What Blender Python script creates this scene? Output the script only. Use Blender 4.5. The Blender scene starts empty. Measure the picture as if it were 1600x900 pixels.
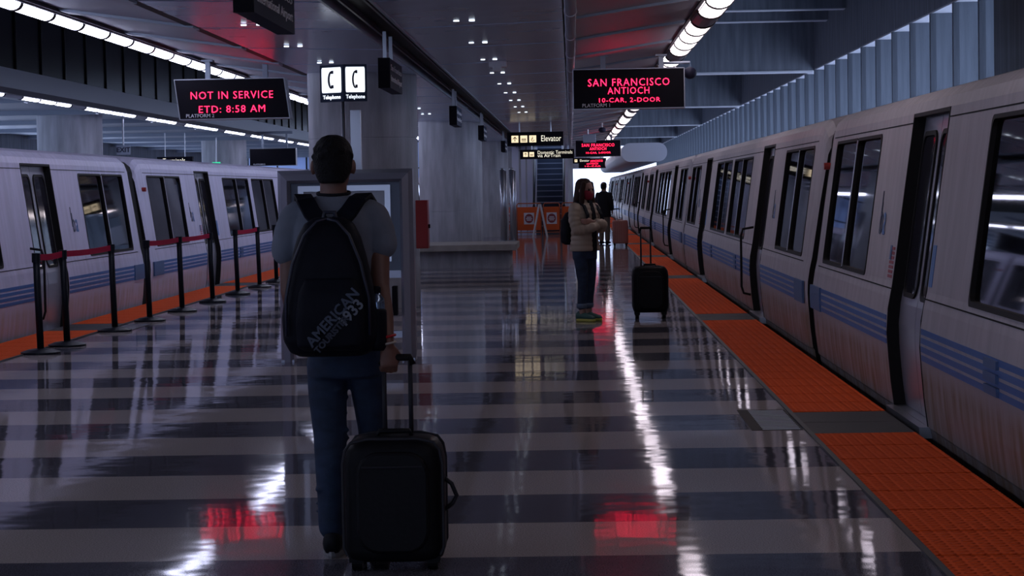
import bpy, bmesh, math, random
from mathutils import Vector, Matrix, noise
random.seed(7)
sc = bpy.context.scene
col = sc.collection
PI = math.pi

# ------------------------------------------------------------------ camera, world, exposure
cam = bpy.data.objects.new('camera', bpy.data.cameras.new('camera'))
col.objects.link(cam)
cam.data.sensor_width = 36.0
cam.data.lens = 36.0 * 3350 / 1600
cam.data.clip_start = 0.05
cam.data.clip_end = 600
cam.matrix_world = (Matrix.Translation((0, 0, 1.5)) @ Matrix.Rotation(0.028259, 4, 'Z')
                    @ Matrix.Rotation(PI / 2 - 0.046033, 4, 'X') @ Matrix.Rotation(-0.018, 4, 'Z'))
sc.camera = cam
world = bpy.data.worlds.new('sky')
sc.world = world
world.use_nodes = True
bg = world.node_tree.nodes['Background']
bg.inputs['Color'].default_value = (0.56, 0.68, 1.0, 1)
bg.inputs['Strength'].default_value = 2.2
sc.view_settings.view_transform = 'Standard'
sc.view_settings.look = 'None'
sc.view_settings.gamma = 1
sc.view_settings.exposure = 0.42
sc.view_settings.use_curve_mapping = False
sc.cycles.max_bounces = 7
sc.cycles.diffuse_bounces = 3
sc.cycles.glossy_bounces = 4
sc.cycles.transparent_max_bounces = 8
sc.cycles.caustics_reflective = False
sc.cycles.caustics_refractive = False
sc.cycles.sample_clamp_indirect = 4
LAMP = 8.0            # radiance of the white line lights under the canopy edges

# ------------------------------------------------------------------ materials
MATS = {}
def mat(name, c, rough=0.5, metal=0.0, spec=0.5, emit=None, es=0.0, var=0.0, scale=8.0, bump=0.0, bscale=60.0,
        stretch=(1, 1, 1), trans=0.0, alpha=1.0):
    m = bpy.data.materials.new(name)
    m.use_nodes = True
    nt = m.node_tree
    p = nt.nodes['Principled BSDF']
    p.inputs['Base Color'].default_value = (*c, 1)
    p.inputs['Roughness'].default_value = rough
    p.inputs['Metallic'].default_value = metal
    p.inputs['Specular IOR Level'].default_value = spec
    if emit:
        p.inputs['Emission Color'].default_value = (*emit, 1)
        p.inputs['Emission Strength'].default_value = es
    if trans:
        p.inputs['Transmission Weight'].default_value = trans
    p.inputs['Alpha'].default_value = alpha
    if var or bump:
        tc = nt.nodes.new('ShaderNodeTexCoord')
        mp = nt.nodes.new('ShaderNodeMapping')
        mp.inputs['Scale'].default_value = stretch
        nt.links.new(tc.outputs['Object'], mp.inputs['Vector'])
    if var:
        n = nt.nodes.new('ShaderNodeTexNoise')
        n.inputs['Scale'].default_value = scale
        n.inputs['Detail'].default_value = 6
        nt.links.new(mp.outputs['Vector'], n.inputs['Vector'])
        r = nt.nodes.new('ShaderNodeMapRange')
        r.inputs['From Min'].default_value = 0.3
        r.inputs['From Max'].default_value = 0.7
        r.inputs['To Min'].default_value = 1 - var
        r.inputs['To Max'].default_value = 1 + var
        nt.links.new(n.outputs['Fac'], r.inputs['Value'])
        mx = nt.nodes.new('ShaderNodeVectorMath')
        mx.operation = 'SCALE'
        mx.inputs[0].default_value = c
        nt.links.new(r.outputs['Result'], mx.inputs['Scale'])
        nt.links.new(mx.outputs['Vector'], p.inputs['Base Color'])
    if bump:
        n2 = nt.nodes.new('ShaderNodeTexNoise')
        n2.inputs['Scale'].default_value = bscale
        n2.inputs['Detail'].default_value = 4
        nt.links.new(mp.outputs['Vector'], n2.inputs['Vector'])
        b = nt.nodes.new('ShaderNodeBump')
        b.inputs['Strength'].default_value = bump
        b.inputs['Distance'].default_value = 0.01
        nt.links.new(n2.outputs['Fac'], b.inputs['Height'])
        nt.links.new(b.outputs['Normal'], p.inputs['Normal'])
    MATS[name] = m
    return m

def floor_material():
    m = mat('terrazzo', (0.1, 0.1, 0.1), rough=0.055, spec=0.45)
    nt = m.node_tree; N = nt.nodes; L = nt.links
    p = N['Principled BSDF']
    geo = N.new('ShaderNodeNewGeometry')
    sep = N.new('ShaderNodeSeparateXYZ'); L.new(geo.outputs['Position'], sep.inputs[0])
    def math_(op, a, b=None):
        n = N.new('ShaderNodeMath'); n.operation = op
        for i, v in enumerate((a, b)):
            if v is None: continue
            if isinstance(v, (int, float)): n.inputs[i].default_value = v
            else: L.new(v, n.inputs[i])
        return n.outputs[0]
    t = math_('DIVIDE', math_('SUBTRACT', sep.outputs['Y'], 8.696 - 1.778 * 20), 1.778)
    light = math_('LESS_THAN', math_('FRACT', t), 0.5)
    chips = N.new('ShaderNodeTexNoise'); chips.inputs['Scale'].default_value = 160; chips.inputs['Detail'].default_value = 2
    L.new(geo.outputs['Position'], chips.inputs['Vector'])
    chip = N.new('ShaderNodeMapRange'); chip.inputs['From Min'].default_value = .35; chip.inputs['From Max'].default_value = .68
    chip.inputs['To Min'].default_value = .72; chip.inputs['To Max'].default_value = 1.35
    L.new(chips.outputs['Fac'], chip.inputs['Value'])
    mix = N.new('ShaderNodeMix'); mix.data_type = 'RGBA'
    mix.inputs[6].default_value = (0.088, 0.085, 0.106, 1)
    mix.inputs[7].default_value = (0.385, 0.335, 0.325, 1)
    L.new(light, mix.inputs[0])
    sc_ = N.new('ShaderNodeVectorMath'); sc_.operation = 'SCALE'
    L.new(mix.outputs[2], sc_.inputs[0]); L.new(chip.outputs['Result'], sc_.inputs['Scale'])
    L.new(sc_.outputs['Vector'], p.inputs['Base Color'])
    wave = N.new('ShaderNodeTexNoise'); wave.inputs['Scale'].default_value = 2.2; wave.inputs['Detail'].default_value = 2
    L.new(geo.outputs['Position'], wave.inputs['Vector'])
    b = N.new('ShaderNodeBump'); b.inputs['Strength'].default_value = 0.10; b.inputs['Distance'].default_value = 0.02
    L.new(wave.outputs['Fac'], b.inputs['Height'])
    p.inputs['Specular IOR Level'].default_value = 0; p.inputs['Roughness'].default_value = .8
    gl = N.new('ShaderNodeBsdfGlossy'); gl.inputs['Roughness'].default_value = .055; gl.inputs['Color'].default_value = (.95, .95, 1, 1)
    L.new(b.outputs['Normal'], gl.inputs['Normal'])
    fr = N.new('ShaderNodeFresnel'); fr.inputs['IOR'].default_value = 1.13
    fm = math_('MULTIPLY', fr.outputs[0], 1.0)
    mx = N.new('ShaderNodeMixShader'); L.new(fm, mx.inputs[0]); L.new(p.outputs[0], mx.inputs[1]); L.new(gl.outputs[0], mx.inputs[2])
    L.new(mx.outputs[0], N['Material Output'].inputs['Surface'])
    return m

def train_material(name, pale, dirt, amount):
    m = mat(name, (0.5, 0.48, 0.53), rough=0.5, metal=0.05, spec=.35)
    nt = m.node_tree; N = nt.nodes; L = nt.links
    p = N['Principled BSDF']
    tc = N.new('ShaderNodeTexCoord')
    sep = N.new('ShaderNodeSeparateXYZ'); L.new(tc.outputs['Object'], sep.inputs[0])
    mp = N.new('ShaderNodeMapping'); mp.inputs['Scale'].default_value = (3, 3, 0.35); L.new(tc.outputs['Object'], mp.inputs['Vector'])
    n = N.new('ShaderNodeTexNoise'); n.inputs['Scale'].default_value = 3; n.inputs['Detail'].default_value = 8
    L.new(mp.outputs['Vector'], n.inputs['Vector'])
    # paint: pale grey above, tan dirt on the lower skirt, streaked
    low = N.new('ShaderNodeMapRange'); low.inputs['From Min'].default_value = 0.46; low.inputs['From Max'].default_value = 0.30
    L.new(sep.outputs['Z'], low.inputs['Value'])
    dm = N.new('ShaderNodeMath'); dm.operation = 'MULTIPLY'
    nr = N.new('ShaderNodeMapRange'); nr.inputs['From Min'].default_value = .3; nr.inputs['From Max'].default_value = .62; nr.inputs['To Max'].default_value = amount
    L.new(n.outputs['Fac'], nr.inputs['Value'])
    L.new(low.outputs['Result'], dm.inputs[0]); L.new(nr.outputs['Result'], dm.inputs[1])
    mix = N.new('ShaderNodeMix'); mix.data_type = 'RGBA'
    mix.inputs[6].default_value = (*pale, 1)
    mix.inputs[7].default_value = (*dirt, 1)
    L.new(dm.outputs[0], mix.inputs[0])
    v = N.new('ShaderNodeMapRange'); v.inputs['From Min'].default_value = .3; v.inputs['From Max'].default_value = .7
    v.inputs['To Min'].default_value = .88; v.inputs['To Max'].default_value = 1.1
    L.new(n.outputs['Fac'], v.inputs['Value'])
    s = N.new('ShaderNodeVectorMath'); s.operation = 'SCALE'
    L.new(mix.outputs[2], s.inputs[0]); L.new(v.outputs['Result'], s.inputs['Scale'])
    L.new(s.outputs['Vector'], p.inputs['Base Color'])
    return m

def tactile_material():
    m = mat('tactile_orange', (0.86, 0.10, 0.012), rough=0.8, spec=.15)
    nt = m.node_tree; N = nt.nodes; L = nt.links
    p = N['Principled BSDF']
    geo = N.new('ShaderNodeNewGeometry')
    mp = N.new('ShaderNodeVectorMath'); mp.operation = 'SCALE'; mp.inputs['Scale'].default_value = 1 / 0.061
    L.new(geo.outputs['Position'], mp.inputs[0])
    fr = N.new('ShaderNodeVectorMath'); fr.operation = 'FRACTION'; L.new(mp.outputs[0], fr.inputs[0])
    sb = N.new('ShaderNodeVectorMath'); sb.operation = 'SUBTRACT'; sb.inputs[1].default_value = (.5, .5, 0); L.new(fr.outputs[0], sb.inputs[0])
    ml = N.new('ShaderNodeVectorMath'); ml.operation = 'MULTIPLY'; ml.inputs[1].default_value = (1, 1, 0); L.new(sb.outputs[0], ml.inputs[0])
    ln = N.new('ShaderNodeVectorMath'); ln.operation = 'LENGTH'; L.new(ml.outputs[0], ln.inputs[0])
    mr = N.new('ShaderNodeMapRange'); mr.inputs['From Min'].default_value = .42; mr.inputs['From Max'].default_value = .22
    L.new(ln.outputs['Value'], mr.inputs['Value'])
    b = N.new('ShaderNodeBump'); b.inputs['Strength'].default_value = 1.0; b.inputs['Distance'].default_value = 0.025
    L.new(mr.outputs['Result'], b.inputs['Height']); L.new(b.outputs['Normal'], p.inputs['Normal'])
    return m

def glass_material(name, tint, gloss, rough=0.03):
    m = bpy.data.materials.new(name); m.use_nodes = True
    nt = m.node_tree; N = nt.nodes; L = nt.links
    N.remove(N['Principled BSDF'])
    out = N['Material Output']
    tr = N.new('ShaderNodeBsdfTransparent'); tr.inputs['Color'].default_value = (*tint, 1)
    gl = N.new('ShaderNodeBsdfGlossy'); gl.inputs['Roughness'].default_value = rough; gl.inputs['Color'].default_value = (.9, .9, .95, 1)
    fr = N.new('ShaderNodeFresnel'); fr.inputs['IOR'].default_value = gloss
    mx = N.new('ShaderNodeMixShader')
    L.new(fr.outputs[0], mx.inputs[0]); L.new(tr.outputs[0], mx.inputs[1]); L.new(gl.outputs[0], mx.inputs[2])
    L.new(mx.outputs[0], out.inputs['Surface'])
    MATS[name] = m
    return m

FLOOR = floor_material(); PAINT = train_material('train_paint_worn', (0.42, 0.385, 0.42), (0.21, 0.15, 0.10), 1.0); PAINT_L = train_material('train_paint_pale', (0.58, 0.56, 0.74), (0.36, 0.31, 0.29), .8); ORANGE = tactile_material()
GLASS = glass_material('tinted_glass', (0.28, 0.30, 0.36), 1.55)
mat('black_rubber', (0.012, 0.011, 0.012), .6, spec=.15)
mat('dark_tile', (0.018, 0.018, 0.022), .6, bump=.6, bscale=90)
mat('edge_strip', (0.02, 0.02, 0.024), .5)
mat('concrete', (0.40, 0.41, 0.46), .8, var=.22, scale=2.2, bump=.25, bscale=30, stretch=(3, 3, .5))
mat('soffit_daylit', (0.74, 0.77, 0.84), .8)  # daylight on the undersides is put into this paler colour
mat('fin_concrete', (0.15, 0.175, 0.21), .9, spec=.2, var=.22, scale=2.0, bump=.2, bscale=25, stretch=(4, 4, .35))
mat('board_concrete', (0.20, 0.225, 0.27), .85, var=.28, scale=2.0, bump=.25, bscale=25, stretch=(4, 4, .35))
mat('bench_concrete', (0.34, 0.31, 0.29), .7, var=.15, scale=5)
mat('ceiling_metal', (0.43, 0.49, 0.68), .24, metal=.4, var=.06, scale=1.5)
mat('soffit_metal', (0.30, 0.32, 0.41), .42, metal=.2)
mat('rib_metal', (0.26, 0.30, 0.38), .4, metal=.5)
mat('dark_slot', (0.012, 0.012, 0.014), .5, spec=.15)
mat('pipe_paint', (0.38, 0.37, 0.44), .35, metal=.3)
mat('lamp_lens', (0.9, 0.88, 0.85), .4, emit=(0.72, 0.75, 1.0), es=LAMP)
mat('lamp_lens_dim', (0.9, 0.88, 0.85), .4, emit=(1.0, 0.86, 0.92), es=LAMP * .22)
mat('lamp_lens_mid', (0.9, 0.88, 0.85), .4, emit=(1.0, 0.88, 0.95), es=LAMP * .5)
mat('lamp_off', (0.28, 0.29, 0.36), .4)
mat('lamp_housing', (0.10, 0.10, 0.13), .5)
mat('downlight', (0.9, 0.9, 1.0), .4, emit=(0.8, 0.9, 1.0), es=1.6)
mat('steel', (0.45, 0.47, 0.53), .3, metal=.9)
mat('kiosk_steel', (0.36, 0.38, 0.46), .35, metal=.6)
mat('kiosk_panel', (0.12, 0.14, 0.19), .4, metal=.3)
mat('poster', (0.30, 0.32, 0.40), .25)
mat('sign_black', (0.006, 0.005, 0.010), .6, spec=.12)
mat('sign_blue', (0.03, 0.04, 0.075), .7, spec=.1)
mat('sign_edge', (0.35, 0.36, 0.42), .35, metal=.7)
mat('led_red', (0.3, 0.0, 0.01), .5, emit=(1.0, 0.010, 0.05), es=6.0)
mat('led_red_dim', (0.3, 0.0, 0.01), .5, emit=(1.0, 0.02, 0.07), es=2.6)
mat('print_white', (0.88, 0.88, 0.95), .5)
mat('lit_white', (0.8, 0.8, 0.85), .5, emit=(0.86, 0.92, 1.0), es=1.0)
mat('lit_cream', (0.8, 0.7, 0.5), .5, emit=(1.0, 0.80, 0.50), es=0.8)
mat('lit_text', (0.8, 0.8, 0.7), .5, emit=(1.0, 0.92, 0.74), es=0.8)
mat('lit_green', (0.0, 0.5, 0.2), .5, emit=(0.05, 0.9, 0.45), es=0.6)
mat('phone_dark', (0.03, 0.03, 0.06), .5, spec=.15)
mat('stanchion_black', (0.008, 0.010, 0.016), .4, spec=.15)
mat('belt_red', (0.55, 0.006, 0.06), .7, spec=.1)
mat('stripe_blue', (0.03, 0.12, 0.38), .45)
mat('plate_blue', (0.055, 0.12, 0.27), .5)
mat('print_grey', (0.40, 0.42, 0.50), .6)
mat('logo_blue', (0.08, 0.20, 0.48), .5)
mat('logo_dark', (0.03, 0.04, 0.09), .5)
mat('door_metal', (0.44, 0.44, 0.52), .3, metal=.55)
mat('door_glass', (0.022, 0.022, 0.032), .06, spec=.8)
mat('seat_fabric', (0.20, 0.23, 0.34), .6)
mat('cabin', (0.16, 0.16, 0.19), .7)
mat('undercar', (0.012, 0.012, 0.013), .8, spec=.15)
mat('signal_red', (0.35, 0.03, 0.025), .4)
mat('red_cabinet', (0.30, 0.008, 0.012), .4)
mat('flag_red', (0.33, 0.07, 0.09), .6)
mat('barrier_orange', (0.85, 0.13, 0.02), .55)
mat('barrier_tube', (0.55, 0.13, 0.05), .5)
mat('aframe_white', (0.55, 0.55, 0.58), .5)
mat('escalator_step', (0.045, 0.06, 0.095), .45, metal=.5)
mat('escalator_side', (0.68, 0.72, 0.88), .35, metal=.2)
mat('pod_white', (0.62, 0.66, 0.76), .5)
mat('track_bed', (0.03, 0.03, 0.033), .9)
mat('dark_glazing', (0.003, 0.0035, 0.005), .25, spec=.15)
mat('mullion', (0.012, 0.013, 0.017), .5, spec=.15)
mat('blue_glazing', (0.35, 0.45, 0.75), .4, trans=.6)
mat('canopy_grey', (0.34, 0.38, 0.48), .45, metal=.3)
mat('skin', (0.17, 0.08, 0.06), .5, var=.08, scale=20)
mat('skin_light', (0.34, 0.19, 0.15), .5)
mat('hair_black', (0.006, 0.006, 0.008), .55, spec=.15, bump=.8, bscale=120)
mat('hair_brown', (0.035, 0.016, 0.012), .5, spec=.15, bump=.8, bscale=90, stretch=(4, 4, .6))
mat('tshirt_grey', (0.155, 0.175, 0.225), .85, var=.12, scale=9, bump=.4, bscale=14)
mat('denim', (0.013, 0.027, 0.062), .8, var=.35, scale=9, bump=.6, bscale=11, stretch=(1, 1, 1.8))
mat('denim_cuff', (0.10, 0.14, 0.21), .8)
mat('shoe_black', (0.010, 0.010, 0.013), .5, spec=.15)
mat('shoe_sole', (0.22, 0.21, 0.22), .6)
mat('pack_navy', (0.004, 0.005, 0.011), .6, spec=.15, bump=.4, bscale=18)
mat('pack_trim', (0.014, 0.018, 0.040), .5)
mat('pack_print', (0.055, 0.072, 0.115), .6)
mat('pack_print_light', (0.15, 0.17, 0.22), .6)
mat('bottle_metal', (0.25, 0.33, 0.45), .2, metal=.9)
mat('case_black', (0.005, 0.005, 0.007), .5, spec=.15, bump=.2, bscale=40)
mat('case_piping', (0.03, 0.03, 0.038), .45, spec=.15)
mat('band_red', (0.5, 0.01, 0.02), .5)
mat('band_white', (0.5, 0.45, 0.42), .5)
mat('jacket_beige', (0.40, 0.32, 0.25), .55)
mat('mask_red', (0.24, 0.008, 0.028), .7)
mat('top_black', (0.008, 0.008, 0.012), .7, spec=.15)
mat('sneaker_green', (0.025, 0.085, 0.075), .6)
mat('sneaker_sole', (0.48, 0.46, 0.08), .5)
mat('khaki', (0.11, 0.085, 0.07), .8)
mat('case_rose', (0.30, 0.115, 0.095), .35)

# ------------------------------------------------------------------ mesh helpers
ORIGIN = {}
class MB:
    def __init__(s): s.v = []; s.f = []; s.m = []
    def add(s, vs, fs, mi=0):
        o = len(s.v); s.v += [tuple(v) for v in vs]
        for f in fs: s.f.append([i + o for i in f]); s.m.append(mi)
        return s
    def box(s, x0, x1, y0, y1, z0, z1, mi=0):
        return s.add([(x0,y0,z0),(x1,y0,z0),(x1,y1,z0),(x0,y1,z0),(x0,y0,z1),(x1,y0,z1),(x1,y1,z1),(x0,y1,z1)],
                     [(0,3,2,1),(4,5,6,7),(0,1,5,4),(1,2,6,5),(2,3,7,6),(3,0,4,7)], mi)
    def loft(s, rings, cap=True, mi=0, closed=True):
        n = len(rings[0]); o = len(s.v)
        for r in rings: s.v += [tuple(p) for p in r]
        for i in range(len(rings) - 1):
            for j in range(n if closed else n - 1):
                k = (j + 1) % n
                s.f.append([o + i*n + j, o + i*n + k, o + (i+1)*n + k, o + (i+1)*n + j]); s.m.append(mi)
        if cap:
            s.f.append([o + j for j in range(n)][::-1]); s.m.append(mi)
            s.f.append([o + (len(rings)-1)*n + j for j in range(n)]); s.m.append(mi)
        return s
    def tube(s, pts, r, n=10, mi=0, cap=True):
        pts = [Vector(p) for p in pts]; rs = r if isinstance(r, (list, tuple)) else [r] * len(pts)
        rings = []; up = None
        for i, p in enumerate(pts):
            d = (pts[min(i+1, len(pts)-1)] - pts[max(i-1, 0)]).normalized()
            if up is None: up = Vector((0, 0, 1)) if abs(d.z) < .9 else Vector((0, 1, 0))
            a = d.cross(up).normalized(); b = a.cross(d).normalized(); up = b
            rings.append([p + (a * math.cos(2*PI*k/n) + b * math.sin(2*PI*k/n)) * rs[i] for k in range(n)])
        return s.loft(rings, cap, mi)
    def ell(s, c, rx, ry, rz, n=16, m=10, mi=0):
        rings = []
        for i in range(m + 1):
            a = -PI/2 + PI * i / m; a = max(min(a, PI/2 - .02), -PI/2 + .02)
            rings.append([(c[0] + rx*math.cos(a)*math.cos(2*PI*k/n), c[1] + ry*math.cos(a)*math.sin(2*PI*k/n), c[2] + rz*math.sin(a)) for k in range(n)])
        return s.loft(rings, True, mi)
    def prism_x(s, poly, x0, x1, mi=0):      # poly of (y, z)
        return s.loft([[(x0, y, z) for y, z in poly], [(x1, y, z) for y, z in poly]], True, mi)
    def prism_y(s, poly, y0, y1, mi=0):      # poly of (x, z)
        return s.loft([[(x, y0, z) for x, z in poly], [(x, y1, z) for x, z in poly]], True, mi)
    def mesh(s, name):
        me = bpy.data.meshes.new(name); me.from_pydata(s.v, [], s.f); me.update()
        bm = bmesh.new(); bm.from_mesh(me); bmesh.ops.recalc_face_normals(bm, faces=bm.faces); bm.to_mesh(me); bm.free()
        return me
    def build(s, name, m, parent=None, smooth=False, bevel=0.0, seg=2, local=False):
        ms = m if isinstance(m, (list, tuple)) else [m]
        if parent is not None and not local:
            ox, oy, oz = ORIGIN[parent.name]
            s.v = [(x - ox, y - oy, z - oz) for x, y, z in s.v]
        me = s.mesh(name)
        for x in ms: me.materials.append(MATS[x] if isinstance(x, str) else x)
        if len(ms) > 1: me.polygons.foreach_set('material_index', s.m)
        o = bpy.data.objects.new(name, me); col.objects.link(o)
        if smooth:
            me.polygons.foreach_set('use_smooth', [True] * len(me.polygons))
        if bevel:
            b = o.modifiers.new('bevel', 'BEVEL'); b.width = bevel; b.segments = seg; b.limit_method = 'ANGLE'
        if parent is not None:
            o.parent = parent; ORIGIN[o.name] = ORIGIN[parent.name]
        else: ORIGIN[o.name] = (0, 0, 0)
        return o

def tag(o, label, cat, group=None):
    o['label'] = label; o['category'] = cat
    if group: o['group'] = group
    return o
def struct(o, label=None):
    o['kind'] = 'structure'
    if label: o['label'] = label
    return o
def empty(name, loc=(0, 0, 0), parent=None):
    o = bpy.data.objects.new(name, None); col.objects.link(o); o.location = loc
    o.empty_display_size = .1
    ORIGIN[o.name] = tuple(loc)
    return o
def thing(name, label, cat, loc=(0, 0, 0), group=None):
    return tag(empty(name, loc), label, cat, group)
def box(name, m, parent, x0, x1, y0, y1, z0, z1, bevel=0.0, smooth=False):
    return MB().box(x0, x1, y0, y1, z0, z1).build(name, m, parent, bevel=bevel, smooth=smooth)
def linkcopy(o, parent, loc=None):
    c = o.copy(); col.objects.link(c); c.parent = parent
    if loc is not None: c.location = loc
    return c
def copy_tree(o, parent=None):
    c = linkcopy(o, parent)
    for ch in list(o.children): copy_tree(ch, c)
    return c
def text(name, s, size, center, m, parent, rot=(PI/2, 0, 0), bold=0.0, ext=0.002, sx=1.0, align='CENTER', spacing=1.0):
    cu = bpy.data.curves.new(name, 'FONT'); cu.body = s; cu.size = size; cu.align_x = align; cu.align_y = 'CENTER'
    cu.extrude = ext; cu.offset = bold; cu.space_character = spacing; cu.resolution_u = 2
    t = bpy.data.objects.new(name, cu); col.objects.link(t)
    dg = bpy.context.evaluated_depsgraph_get()
    me = bpy.data.meshes.new_from_object(t.evaluated_get(dg))
    bpy.data.objects.remove(t)
    me.materials.clear(); me.materials.append(MATS[m])
    o = bpy.data.objects.new(name, me); col.objects.link(o)
    ox = ORIGIN[parent.name] if parent is not None else (0, 0, 0)
    o.location = [center[i] - ox[i] for i in range(3)]; o.rotation_euler = rot; o.scale = (sx, 1, 1)
    if parent is not None: o.parent = parent; ORIGIN[o.name] = ORIGIN[parent.name]
    return o
def fused(mb, name, m, parent, voxel=.01, it=4, fac=.5, local=True):
    """closed overlapping lofts -> one continuous skin"""
    me = mb.mesh(name + '_src'); o = bpy.data.objects.new(name + '_src', me); col.objects.link(o)
    r = o.modifiers.new('r', 'REMESH'); r.mode = 'VOXEL'; r.voxel_size = voxel
    s = o.modifiers.new('s', 'SMOOTH'); s.iterations = it; s.factor = fac
    dg = bpy.context.evaluated_depsgraph_get()
    out = bpy.data.meshes.new_from_object(o.evaluated_get(dg)); out.name = name
    bpy.data.objects.remove(o); bpy.data.meshes.remove(me)
    out.polygons.foreach_set('use_smooth', [True] * len(out.polygons))
    out.materials.clear(); out.materials.append(MATS[m])
    b = bpy.data.objects.new(name, out); col.objects.link(b); b.parent = parent
    ORIGIN[b.name] = ORIGIN[parent.name]
    return b
def ring(c, rx, ry, n=20, p=2.0, rot=0.0):
    out = []
    for k in range(n):
        a = 2*PI*k/n; ca, sa = math.cos(a), math.sin(a)
        x = rx * math.copysign(abs(ca)**(2/p), ca); y = ry * math.copysign(abs(sa)**(2/p), sa)
        out.append((c[0] + x*math.cos(rot) - y*math.sin(rot), c[1] + x*math.sin(rot) + y*math.cos(rot), c[2]))
    return out

# ------------------------------------------------------------------ platform and tracks
PLX0, PLX1 = -5.90, 2.03
YN, YF = -12.0, 138.0
BAY = 2.9
floor = MB().box(PLX0, PLX1, YN, YF, -.95, 0).build('floor', FLOOR)
struct(floor, 'polished striped terrazzo platform floor')
bed = MB().box(-16, 9, YN, YF + 30, -1.3, -1.0).build('track_bed', 'track_bed'); struct(bed, 'dark trackbed beside the platform')
sp = MB().box(-16, -9.25, YN, YF, -.95, 0).build('floor_far_platform', 'bench_concrete'); struct(sp, 'side platform beyond the left train')

def tactile(name, x0, x1, doors, side):
    root = struct(empty(name, (x0, 0, 0)), 'orange tactile warning strip along the %s platform edge' % side)
    w = x1 - x0; T = .61
    omesh = MB().box(0, w, .012, T - .012, 0, .010).mesh('tactile_tile'); omesh.materials.append(ORANGE)
    dmesh = MB().box(0, w, .006, T - .006, 0, .008).mesh('tactile_tile_dark'); dmesh.materials.append(MATS['dark_tile'])
    y = 7.32
    while y < 36:
        dark = any(abs(y + T/2 - d) < .62 for d in doors)
        o = bpy.data.objects.new('dark_tile' if dark else 'tile', dmesh if dark else omesh)
        col.objects.link(o); o.parent = root; o.location = (0, y, 0)
        y += T
    segs = []; last = y
    for d in sorted(d for d in doors if d > 36):
        segs.append((last, d - .61)); last = d + .61
        MB().box(x0, x1, d - .60, d + .60, 0, .008).build('dark_tile', 'dark_tile', root)
    segs.append((last, 130))
    for a, b in segs: MB().box(x0, x1, a, b, 0, .008).build('tile_run', ORANGE, root)
    MB().box(x0, x1, YN, 7.31, 0, .008).build('tile_run', ORANGE, root)
    e = -.03 if x0 > 0 else w
    MB().box(x0 + e, x0 + e + .03, YN, 130, 0, .009).build('edge_strip', 'edge_strip', root)
    return root
RG, LG, PITCH = 19.15, 29.9, 21.5            # where two cars meet on either side; car pitch
rdoors = [RG + k*PITCH + s*5.5 for k in range(-1, 6) for s in (-1, 1)]
ldoors = [LG + k*PITCH + s*5.5 for k in range(-1, 4) for s in (-1, 1)]
tactile('trim_1', 1.43, 2.03, rdoors, 'right')
tactile('trim_2', -5.90, -5.28, ldoors, 'left')
def mat_grate(label, x0, x1, y0, y1):
    g = thing('floor_grate', label, 'grate', ((x0+x1)/2, (y0+y1)/2, 0))
    box('frame', 'black_rubber', g, x0, x1, y0, y1, .0005, .002)
    n = int((y1 - y0) / .085)
    for i in range(n):
        y = y0 + .03 + i * (y1 - y0 - .05) / n
        box('bar', 'steel', g, x0 + .07, x1 - .015, y, y + .038, .002, .004)
mat_grate('barred metal drain grate beside the near right door strip', 1.08, 1.395, 13.08, 14.28)
mat_grate('barred metal drain grate on the floor behind the red belts', -5.27, -4.93, 23.8, 25.0)

# ------------------------------------------------------------------ canopy over the platform
CX = -1.73
ceil = struct(empty('ceiling', (CX, 0, 3.0)), 'metal panelled platform ceiling')
def zin(d): return 3.0 + .035 * (d - .17) / 1.5
def panel_mesh(name, d0, z0, d1, z1, s, t=.03, y1=BAY - .11):
    mb = MB(); mb.prism_y([(s*d0, z0 - 3), (s*d1, z1 - 3), (s*d1, z1 - 3 + t), (s*d0, z0 - 3 + t)], 0, y1)
    return mb.mesh(name)
pan = {}
for s in (-1, 1):
    pan[s, 'in'] = panel_mesh('ceiling_panel', .20, 3.0, 1.68, 3.045, s)
    pan[s, 'out'] = panel_mesh('soffit_panel', 1.80, 3.07, 3.0, 3.25, s)
    mb = MB(); mb.prism_y([(s*1.72, .035), (s*2.95, .215), (s*3.02, .30), (s*1.72, .12)], -.16, .16)
    pan[s, 'rib'] = mb.mesh('soffit_rib')
    pan[s, 'in'].materials.append(MATS['ceiling_metal']); pan[s, 'out'].materials.append(MATS['soffit_metal'])
    pan[s, 'rib'].materials.append(MATS['rib_metal'])
NB = int((YF - YN) / BAY)
for i in range(NB):
    y = YN + i * BAY
    for s in (-1, 1):
        for k in ('in', 'out', 'rib'):
            if s == 1 and k == 'in' and 75.5 < y < 86: continue
            o = bpy.data.objects.new(pan[s, k].name.split('.')[0], pan[s, k]); col.objects.link(o)
            o.parent = ceil; o.location = (0, y + .01, 0)
MB().box(CX - .22, CX + .22, YN, YF, 3.16, 3.2).build('slot_back', 'dark_slot', ceil)
for s in (-1, 1):
    MB().box(CX + s*.19 - .012, CX + s*.19 + .012, YN, YF, 2.985, 3.17).build('slot_rail', 'rib_metal', ceil)
    MB().box(CX + s*.10 - .010, CX + s*.10 + .010, YN, YF, 3.03, 3.05).build('slot_track', 'lamp_housing', ceil)
    MB().box(CX + s*1.74 - .06, CX + s*1.74 + .06, YN, YF, 3.06, 3.10).build('joint_channel', 'dark_slot', ceil)
for x0, x1, y0, y1 in ((CX - 3.1, CX + 3.1, YN, 76.3), (CX - 3.1, -1.6, 76.3, 87.0), (0.0, CX + 3.1, 76.3, 87.0), (CX - 3.1, CX + 3.1, 87.0, YF)):
    MB().box(x0, x1, y0, y1, 3.42, 3.46).build('canopy_deck', 'lamp_housing', ceil)
for s in (-1, 1):
    MB().box(CX + s*3.02 - .012, CX + s*3.02 + .012, YN, YF, 3.20, 3.42).build('lamp_shield', 'lamp_housing', ceil)  # lip added to keep lamp light off the soffit panels
    MB().box(CX + s*3.27 - .02, CX + s*3.27 + .02, YN, YF, 3.27, 3.75).build('canopy_fascia', 'lamp_housing', ceil)
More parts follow.
